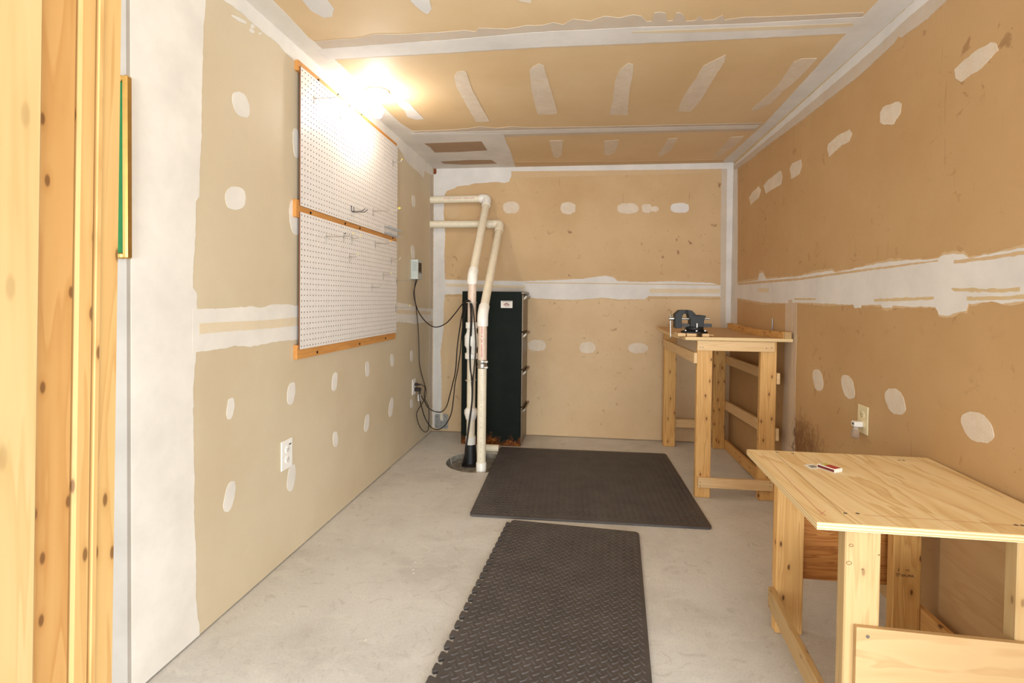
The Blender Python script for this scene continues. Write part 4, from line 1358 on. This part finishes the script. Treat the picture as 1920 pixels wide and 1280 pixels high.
zu = BZ - TH - 0.0005
leg(BEN, 1.936, 2.022, -1.208, -1.170, zu - 0.003, 'pine')
leg(BEN, 2.290, 2.378, -1.200, -1.162, zu - 0.003, 'pine')
leg(BEN, 1.919, 2.010, -0.150, -0.112, zu - 0.004, 'pine_amber')
leg(BEN, 2.294, 2.380, -0.155, -0.117, zu - 0.004, 'pine_amber')


def rail_y(par, y, pa, pb, h_px, t, mat, name='rail'):
    """board running in X on plane y; pa, pb pixel centres of its ends, h = height in px at each end"""
    a, b = ony(pa[0], pa[1], y), ony(pb[0], pb[1], y)
    h = abs(ony(pa[0], pa[1] - h_px / 2, y).z - ony(pa[0], pa[1] + h_px / 2, y).z)
    z = (a.z + b.z) / 2
    return board(name, (a.x, y, z), (b.x, y, z), (0, 0, 1), h, t, mat, par, 0.0015)


ap = rail_y(BEN, -1.2185, (1307, 647.5), (1452, 650), 18.5, 0.019, 'strip_wood', 'apron')
st = rail_y(BEN, -1.2185, (1308, 907), (1449, 907), 18.5, 0.019, 'strip_wood', 'stretcher')
for px, py in ((1313, 651), (1318, 651), (1437, 653), (1447, 652)):
    q = ony(px, py, -1.228)
    MB().lathe((q.x, -1.2283, q.z), [(0.003, 0), (0.0022, 0.0008)], 10, (0, -1, 0)).build('screw', 'screw_steel', ap)
for px, py in ((1313, 904), (1313, 911), (1444, 905), (1444, 912)):
    q = ony(px, py, -1.228)
    MB().lathe((q.x, -1.2283, q.z), [(0.003, 0), (0.0022, 0.0008)], 10, (0, -1, 0)).build('screw', 'screw_steel', st)
XL = 1.926
zf = (onx(1302, 661, XL).z + onx(1303, 681, XL).z) / 2
a = V((XL, -1.215, ony(1304, 671, -1.215).z))
b = V((XL - 0.002, -0.105, ony(1241, 643, -0.105).z))
board('rail', a, b, (0, 0, 1), 0.062, 0.019, 'strip_wood', BEN, 0.0015)
XR = 2.3905
for (p_back, p_front, h) in (((1362, 674), (1460, 710), 0.064), ((1360, 759), (1457, 815), 0.07), ((1358, 832), (1446, 921), 0.075)):
    a = V((XR, -0.105, ony(p_back[0], p_back[1], -0.135).z))
    b = V((XR, -1.195, max(ony(p_front[0], p_front[1], -1.195).z, h / 2 + 0.004)))
    board('rail', a, b, (0, 0, 1), h, 0.019, 'strip_wood' if p_back[1] < 800 else 'pine', BEN, 0.0015)
rail_y(BEN, -0.1015, (1248, 793), (1352, 795), 15, 0.019, 'strip_wood', 'stretcher')

# backsplash strip lying along the wall side of the bench top (follows the sag)
BS = thing('backsplash_strip', 'orange pine strip along the wall side of the tall workbench top', 'wood strip', (2.42, (BY0 + BY1) / 2, BZ))
fr = axes((0, 1, 0), (0, 0, 1), (2.42, BY0 + 0.01, BZ))
vs_, fs = [], []
for k in range(N + 1):
    y = BY0 + 0.012 + (BY1 - BY0 - 0.03) * k / N
    z = topz(y) + 0.0006
    vs_ += [V((2.398, y, z)), V((2.440, y, z)), V((2.440, y, z + 0.038)), V((2.398, y, z + 0.038))]
for k in range(N):
    a, b = k * 4, k * 4 + 4
    fs += [(a, a + 1, b + 1, b), (a + 1, a + 2, b + 2, b + 1), (a + 2, a + 3, b + 3, b + 2), (a + 3, a, b, b + 3)]
fs += [(0, 3, 2, 1), (N * 4, N * 4 + 1, N * 4 + 2, N * 4 + 3)]
MB().add(vs_, fs).build('strip', 'pine_amber', BS, frame=fr)
MB().cbox((2.4005, BY0 - 0.001, BZ + 0.0006), (2.438, BY0 + 0.0115, BZ + 0.036), 0.001).build('end_block', 'pine_pale', BS)
q = ony(1448, 618, -0.93)
tag(MB().tube([(2.443, -0.93, topz(-0.93) + 0.0005), (2.4445, -0.93, topz(-0.93) + 0.112)], 0.0035, 10).build('metal_rod', 'galv', smooth=True), 'thin steel rod standing behind the strip on the tall workbench', 'rod')

# vise
VY = -1.125
VP = lambda x, y, yy=VY: ony(1235 + x / 16, 570 + y / 16, yy)
vb = VP(1060, 862)
zb0 = topz(VY) + 0.0008
blk_h = 0.020
VZ = zb0 + blk_h - vb.z                      # lift so the base sits on the wooden blocks
vp = lambda x, y, dy=0.0: VP(x, y) + V((0, dy, VZ))
VIS = thing('bench_vise', 'black cast iron bench vise with steel handle on the tall workbench', 'vise', (vb.x, VY, zb0 + blk_h))


def vprism(name, pts, y0, y1, mat, par=VIS):
    o = MB().prism([vp(x, y, y0) for x, y in pts], (0, y1 - y0, 0)).build(name, mat, par)
    bv = o.modifiers.new('bevel', 'BEVEL')
    bv.width = 0.0018
    bv.segments = 2
    bv.limit_method = 'ANGLE'
    return o


mj = vprism('moving_jaw', [(465, 400), (465, 300), (600, 178), (775, 172), (775, 285), (700, 305), (660, 400), (655, 720), (500, 722), (462, 690)], -0.040, 0.040, 'vise_iron')
fj = vprism('fixed_jaw', [(850, 172), (960, 190), (1060, 290), (1064, 330), (1260, 328), (1378, 345), (1360, 392), (1320, 470), (1312, 560), (1292, 684), (918, 684), (912, 430), (868, 390), (852, 290)], -0.040, 0.040, 'vise_iron')
vprism('jaw_plate', [(777, 176), (808, 176), (812, 290), (777, 288)], -0.046, 0.046, 'jaw_black', mj)
vprism('jaw_plate', [(820, 176), (850, 176), (850, 292), (824, 300)], -0.046, 0.046, 'jaw_black', fj)
vprism('slide_bar', [(655, 590), (1570, 590), (1570, 692), (655, 692)], -0.020, 0.020, 'vise_bar')
MB().tube([vp(470, 440), vp(1525, 440)], 0.0062, 14).build('spindle', 'steel', VIS, smooth=True)
MB().tube([vp(300, 436), vp(312, 436), vp(455, 436), vp(468, 436)], [0.0095, 0.0118, 0.0118, 0.0095], 18).build('spindle_head', 'steel', VIS, smooth=True)
hd = MB().tube([vp(354, 340), vp(356, 1000)], 0.0036, 12).build('handle', 'steel', VIS, smooth=True)
for yy in (335, 1002):
    c = vp(355, yy)
    MB().lathe(c, [(0.001, -0.0055), (0.0045, -0.004), (0.006, 0), (0.0045, 0.004), (0.001, 0.0055)], 14).build('knob', 'steel', hd, smooth=True)
cb = vp(1065, 860)
u_ = 1 / 16 * (vp(1600, 500) - vp(0, 500)).length / 100    # metres per zoom pixel
MB().lathe((cb.x, VY, zb0 + blk_h), [(0.078, 0.0004), (0.076, 0.008), (0.060, 0.016), (0.050, 0.020)], 6).build('base', 'jaw_black', VIS)
MB().lathe((cb.x, VY, zb0 + blk_h), [(0.050, 0.018), (0.053, 0.024), (0.053, 0.034), (0.046, 0.038)], 28).build('swivel_plate', 'vise_iron', VIS, smooth=True)
q = vp(1098, 690, -0.046)
MB().tube([q, q + V((0, 0, 0.024))], 0.0055, 14).build('lock_bolt', 'steel', VIS, smooth=True)
for ang in (210, 270, 330, 30, 150):
    a = math.radians(ang)
    MB().lathe((cb.x + 0.064 * math.cos(a), VY + 0.064 * math.sin(a), zb0 + blk_h + 0.012), [(0.007, 0), (0.007, 0.006), (0.004, 0.009)], 6).build('mounting_bolt', 'steel', VIS)
# wooden packing blocks under the vise
for (xa, xb, ya, yb2, lb) in [(1271, 1286, -1.19, -1.06, 'pale wooden packing block at the left end under the vise'), (1287.5, 1305, -1.20, -1.06, 'pale wooden packing block in the middle under the vise'),
                              (1316.5, 1329, -1.20, -1.06, 'short pale wooden packing block at the right under the vise')]:
    xx0, xx1 = ony(xa, 628, -1.19).x, ony(xb, 628, -1.19).x
    zz_ = topz(-1.20) + 0.0004
    fr = axes((0, 1, 0), (1, 0, 0), ((xx0 + xx1) / 2, ya, zz_))
    mbx = MB().cbox((xx0, ya, zz_), (xx1, yb2, zb0 + blk_h), 0.0012)
    tag(mbx.build('wood_block', 'strip_wood', frame=Matrix.Translation(((xx0 + xx1) / 2, (ya + yb2) / 2, zz_))), lb, 'wood block')
q = ony(1333.5, 626, -1.15)
tag(MB().tube([(ony(1330.5, 626, -1.15).x, -1.15, topz(-1.15) + 0.0078), (ony(1337, 626, -1.16).x, -1.165, topz(-1.15) + 0.0078)], 0.0068, 14).build('dowel_stub', 'strip_wood', smooth=True), 'small round wooden dowel stub beside the vise blocks', 'dowel')

# ------------------------------------------------------------------ low plywood table (near right)
TZ = 0.618
tA, tB, tD = onz(1400, 842, TZ), onz(1742, 858, TZ), onz(1532, 978, TZ)
tB.x = min(tB.x, W - 0.004)
tC = tB + (tD - tA) + V((0.006, 0.0, 0))
tC.x = min(tC.x, W - 0.004)
tT = 0.0185
TAB = thing('low_table', 'low rough pine table with plywood top against the right wall', 'table', ((tA.x + tC.x) / 2, (tA.y + tC.y) / 2, 0))
fr = axes((0.06, -1, 0), (1, 0.06, 0), (tA.x, tA.y, TZ - tT))
mb = MB()
lo = [tA, tB, tC, tD]
vs_ = [V((p.x, p.y, TZ)) for p in lo] + [V((p.x, p.y, TZ - tT)) for p in lo]
mb.add(vs_, [(0, 1, 2, 3)], 0)
mb.f += [(4, 7, 6, 5)] + [(i, 4 + i, 4 + (i + 1) % 4, (i + 1) % 4) for i in range(4)]
mb.mi += [1] * 5
TT = mb.build('top', ['ply_top', 'ply_edge'], TAB, frame=fr)
ul = TZ - tT - 0.0005
# legs
yBL = -2.452
xBL = onz(1453, 1187, 0).x
leg(TAB, xBL, xBL + 0.089, yBL, yBL + 0.038, ul, 'pine')
pF = onz(1586, 994, ul)
FLY = pF.y
xFL = pF.x
wFL = ony(1652, 1050, FLY).x - xFL
leg(TAB, xFL, xFL + wFL, FLY, FLY + 0.038, ul, 'pine_pale')
xBR = ony(1675, 1080, yBL - 0.02).x
wBR = ony(1727.5, 1080, yBL - 0.02).x - xBR
BRL = leg(TAB, xBR, xBR + wBR, yBL - 0.02, yBL + 0.018, ul, 'pine_amber')
xFR = ony(1907, 1100, FLY).x
leg(TAB, xFR, min(xFR + 0.089, W - 0.016), FLY, FLY + 0.038, ul, 'pine_pale')
# lower front panel, back panel, right side panel, side stretchers
FPY = FLY - 0.0068
pa, pb_ = ony(1606, 1175, FPY - 0.006), ony(1918, 1207, FPY - 0.006)
zp = (pa.z + pb_.z) / 2
fr = axes((1, 0, 0), (0, 0, 1), (pa.x, FPY, zp))
mb = MB()
mb.prism([V((pa.x, FPY - 0.006, pa.z)), V((W - 0.018, FPY - 0.006, pa.z + (pb_.z - pa.z) * (W - 0.018 - pa.x) / (pb_.x - pa.x))), V((W - 0.018, FPY - 0.006, 0.06)), V((pa.x, FPY - 0.006, 0.06))], (0, 0.012, 0))
FP = mb.build('front_panel', 'ply_pale', TAB, frame=fr)
q = ony(1627, 1193, FPY - 0.0062)
MB().lathe((q.x, FPY - 0.0062, q.z), [(0.0042, 0), (0.0042, 0.0006), (0.0022, 0.0008)], 14, (0, -1, 0)).build('screw', 'screw_steel', FP)
zbp = ony(1503, 1083, yBL + 0.044).z
fr = axes((1, 0, 0), (0, 0, 1), (xBL, yBL + 0.045, zbp))
MB().cbox((xBL + 0.004, yBL + 0.0385, zbp), (xBR + 0.07, yBL + 0.0505, ul), 0.001).build('back_panel', 'ply_dark', TAB, frame=fr)
fr = axes((0, 1, 0), (0, 0, 1), (W - 0.008, -3, 0.1))
MB().cbox((W - 0.0150, FLY + 0.0, 0.03), (W - 0.0050, onx(1761, 1080, W - 0.015).y, ul), 0.001).build('side_panel', 'ply_brown', TAB, frame=fr)
XS = xBL - 0.0095
sa, sb_ = onx(1440, 1099, XS - 0.0095), onx(1440, 1136, XS - 0.0095)
sh_ = sa.z - sb_.z
sz = (sa.z + sb_.z) / 2
SS = board('stretcher', (XS, sa.y, sz), (min(xFL - 0.010, XS), FLY + 0.004, sz), (0, 0, 1), sh_, 0.019, 'pine_pale', TAB, 0.0015)
for dz in (0.012, -0.012):
    MB().lathe((XS - 0.0097, sa.y - 0.012, sz + dz), [(0.0035, 0), (0.0022, 0.0008)], 10, (-1, 0, 0)).build('screw', 'screw_black', SS)
XQ = xBR + wBR + 0.010
board('stretcher', (XQ, yBL + 0.01, onx(1731, 1160, XQ).z), (XQ, FLY + 0.02, onx(1731, 1160, XQ).z), (0, 0, 1), 0.07, 0.019, 'pine', TAB, 0.0015)
# knots, screws and marks on the top
for px, py in ((1585, 962), (1608, 962.5), (1686, 862.5), (1694, 863), (1457, 848), (1486, 850), (1905, 984), (1917, 985)):
    q = onz(px, py, TZ)
    MB().lathe((q.x, q.y, TZ + 0.0002), [(0.0046, 0), (0.0046, 0.0003), (0.003, 0.0006)], 14).build('screw', 'screw_steel', TT)


def mark(pts, w, mat, name):
    P_ = [onz(x, y, TZ + 0.0003) for x, y in pts]
    mb = MB()
    for a, b in zip(P_[:-1], P_[1:]):
        d = (b - a).normalized().cross(V((0, 0, 1))) * w / 2
        mb.add([a - d, a + d, b + d, b - d], [(0, 1, 2, 3)])
    return mb.build(name, mat, TT)


mark([(1428, 849), (1465, 887), (1541, 963), (1548, 967)], 0.0016, 'pencil_red', 'pencil_line')
mark([(1454, 851), (1500, 890), (1577, 960)], 0.0010, 'ink_soft', 'pencil_line')
mark([(1534, 955), (1549, 966)], 0.0014, 'pencil_red', 'pencil_line')
mark([(1548, 957), (1538, 964)], 0.0014, 'pencil_red', 'pencil_line')
mark([(1620, 965), (1760, 974), (1915, 986)], 0.0014, 'pencil_red', 'pencil_line')
mark([(1600, 846.5), (1750, 868), (1880, 932)], 0.0010, 'ink_soft', 'pencil_line')
# knots of the front-left leg
for px, py, r in ((1596, 1022, .0045), (1592, 1055, .0058), (1648, 1040, .0016), (1617, 1067, .0018), (1630, 998, .0022)):
    q = ony(px, py, FLY)
    MB().tube([V((q.x + r * math.cos(2 * math.pi * k / 16), FLY - 0.0002, q.z + r * 0.7 * math.sin(2 * math.pi * k / 16))) for k in range(17)], min(0.0007, r * .5), 6, cap=False).build('knot', 'ink_soft', TAB)
# lumber stamp on the back-right leg
RX = Matrix.Rotation(math.pi / 2, 4, 'X')
ys = yBL - 0.02 - 0.0003
for txt, size, px, py in (('2', 0.012, 1685, 1068), ('100', 0.009, 1701, 1069), ('BRUMA.', 0.0115, 1702.5, 1079.5)):
    q = ony(px, py, ys)
    print_text(txt, size, (q.x, ys, q.z), RX, 'ink' if size > 0.01 else 'ink_soft', BRL, 'grade_stamp')

for py, n_ in ((1075, 4), (1077, 4), (1079.5, 3)):            # small print of the stamp, too fine to read
    q = ony(1680, py, ys)
    mb = MB()
    mb.box((q.x, ys - 0.0002, q.z), (q.x + 0.0034 * n_, ys + 0.0002, q.z + 0.0018))
    mb.build('grade_stamp', 'ink_soft', BRL)

# paper label and matchbox on the table
la_ = [onz(x, y, TZ) for x, y in ((1506, 871.5), (1524, 869.5), (1540, 878), (1520, 880))]
LB = tag(MB().prism([p + V((0, 0, 0.0003)) for p in la_], (0, 0, 0.0003)).build('paper_label', 'match_white'), 'small white barcode label on the low table beside the matchbox', 'label')
mb = MB()
for k in range(9):
    f0 = 0.30 + k * 0.065
    f1 = f0 + (0.030 if k % 3 else 0.045)
    e = lambda f, g: (la_[0].lerp(la_[1], f)).lerp(la_[3].lerp(la_[2], f), g) + V((0, 0, 0.0008))
    mb.add([e(f0, .25), e(f1, .25), e(f1, .75), e(f0, .75)], [(0, 1, 2, 3)])
mb.build('barcode', 'ink', LB)
m0, m1 = onz(1532, 876, TZ), onz(1565, 887, TZ)
du = (m1 - m0).normalized()
dv = V((-du.y, du.x, 0))
ML, MW, MH = (m1 - m0).length, 0.034, 0.0115
MBX = thing('matchbox', 'red and white matchbox with dark striker side on the low table', 'matchbox', tuple(m0 + du * ML / 2 + dv * MW / 2))
o3 = m0 + V((0, 0, 0.0005))
bx8 = lambda a0, a1, b0, b1, c0_, c1_: [o3 + du * a + dv * b + V((0, 0, c)) for c in (c0_, c1_) for a, b in ((a0, b0), (a1, b0), (a1, b1), (a0, b1))]
BF = [(0, 3, 2, 1), (4, 5, 6, 7), (0, 1, 5, 4), (1, 2, 6, 5), (2, 3, 7, 6), (3, 0, 4, 7)]
MB().add(bx8(0, ML, 0, MW, 0, MH), BF).build('sleeve', 'match_white', MBX)
MB().add(bx8(0.002, ML - 0.002, -0.0004, 0.0, 0.0015, MH - 0.002), BF).build('striker', 'match_side', MBX)
MB().add(bx8(ML * 0.36, ML - 0.003, 0.003, MW - 0.003, MH, MH + 0.0003), BF).build('top_print', 'match_red', MBX)
MB().add(bx8(0.004, ML * 0.34, 0.008, MW - 0.003, MH, MH + 0.0003), BF).build('top_print', 'match_yellow', MBX)
MB().add(bx8(ML, ML + 0.001, 0.0015, MW - 0.0015, 0.0012, MH - 0.0012), BF).build('tray', 'match_white', MBX)

# ------------------------------------------------------------------ right wall outlet and night light
q0, q1 = onx(1627, 817, W - 0.004), onx(1609, 757, W - 0.004)
oz0, oz1 = q0.z, onx(1627, 763, W - 0.004).z
OUT3 = outlet('wall_outlet', 'ivory duplex outlet plate on the right wall above the low table', W, -1, q0.y, q1.y, oz0, oz1, 'plate_ivory')
nc = V((W - 0.0085, (q0.y + q1.y) / 2, oz0 + (oz1 - oz0) * 0.33))
NL = thing('night_light', 'white plug-in night light with clear shade in the ivory outlet', 'night light', tuple(nc))
MB().cbox((nc.x - 0.034, nc.y - 0.016, nc.z - 0.010), (nc.x, nc.y + 0.016, nc.z + 0.012), 0.003).build('body', 'plate_white', NL)
MB().cbox((nc.x - 0.0352, nc.y - 0.006, nc.z - 0.003), (nc.x - 0.034, nc.y + 0.006, nc.z + 0.006), 0.0005).build('sensor', 'tip_dark', NL)
MB().lathe((nc.x - 0.024, nc.y, nc.z - 0.010), [(0.008, 0), (0.008, -0.013)], 16).build('bulb_base', 'plate_white', NL, smooth=True)
mb = MB()
vs_, fs = [], []
hs = [(0.013, 0.0), (0.018, -0.014), (0.021, -0.032), (0.020, -0.046), (0.015, -0.052)]
for r, h in hs:
    for k in range(13):
        a = math.pi * 0.5 + math.pi * k / 12
        vs_.append(V((nc.x - 0.018 + r * 1.0 * math.cos(a), nc.y + r * math.sin(a), nc.z - 0.008 + h)))
for i in range(len(hs) - 1):
    for k in range(12):
        fs.append((i * 13 + k, i * 13 + k + 1, (i + 1) * 13 + k + 1, (i + 1) * 13 + k))
sh = MB().add(vs_, fs).build('shade', 'shade_clear', NL, smooth=True)
so = sh.modifiers.new('solid', 'SOLIDIFY')
so.thickness = 0.0012
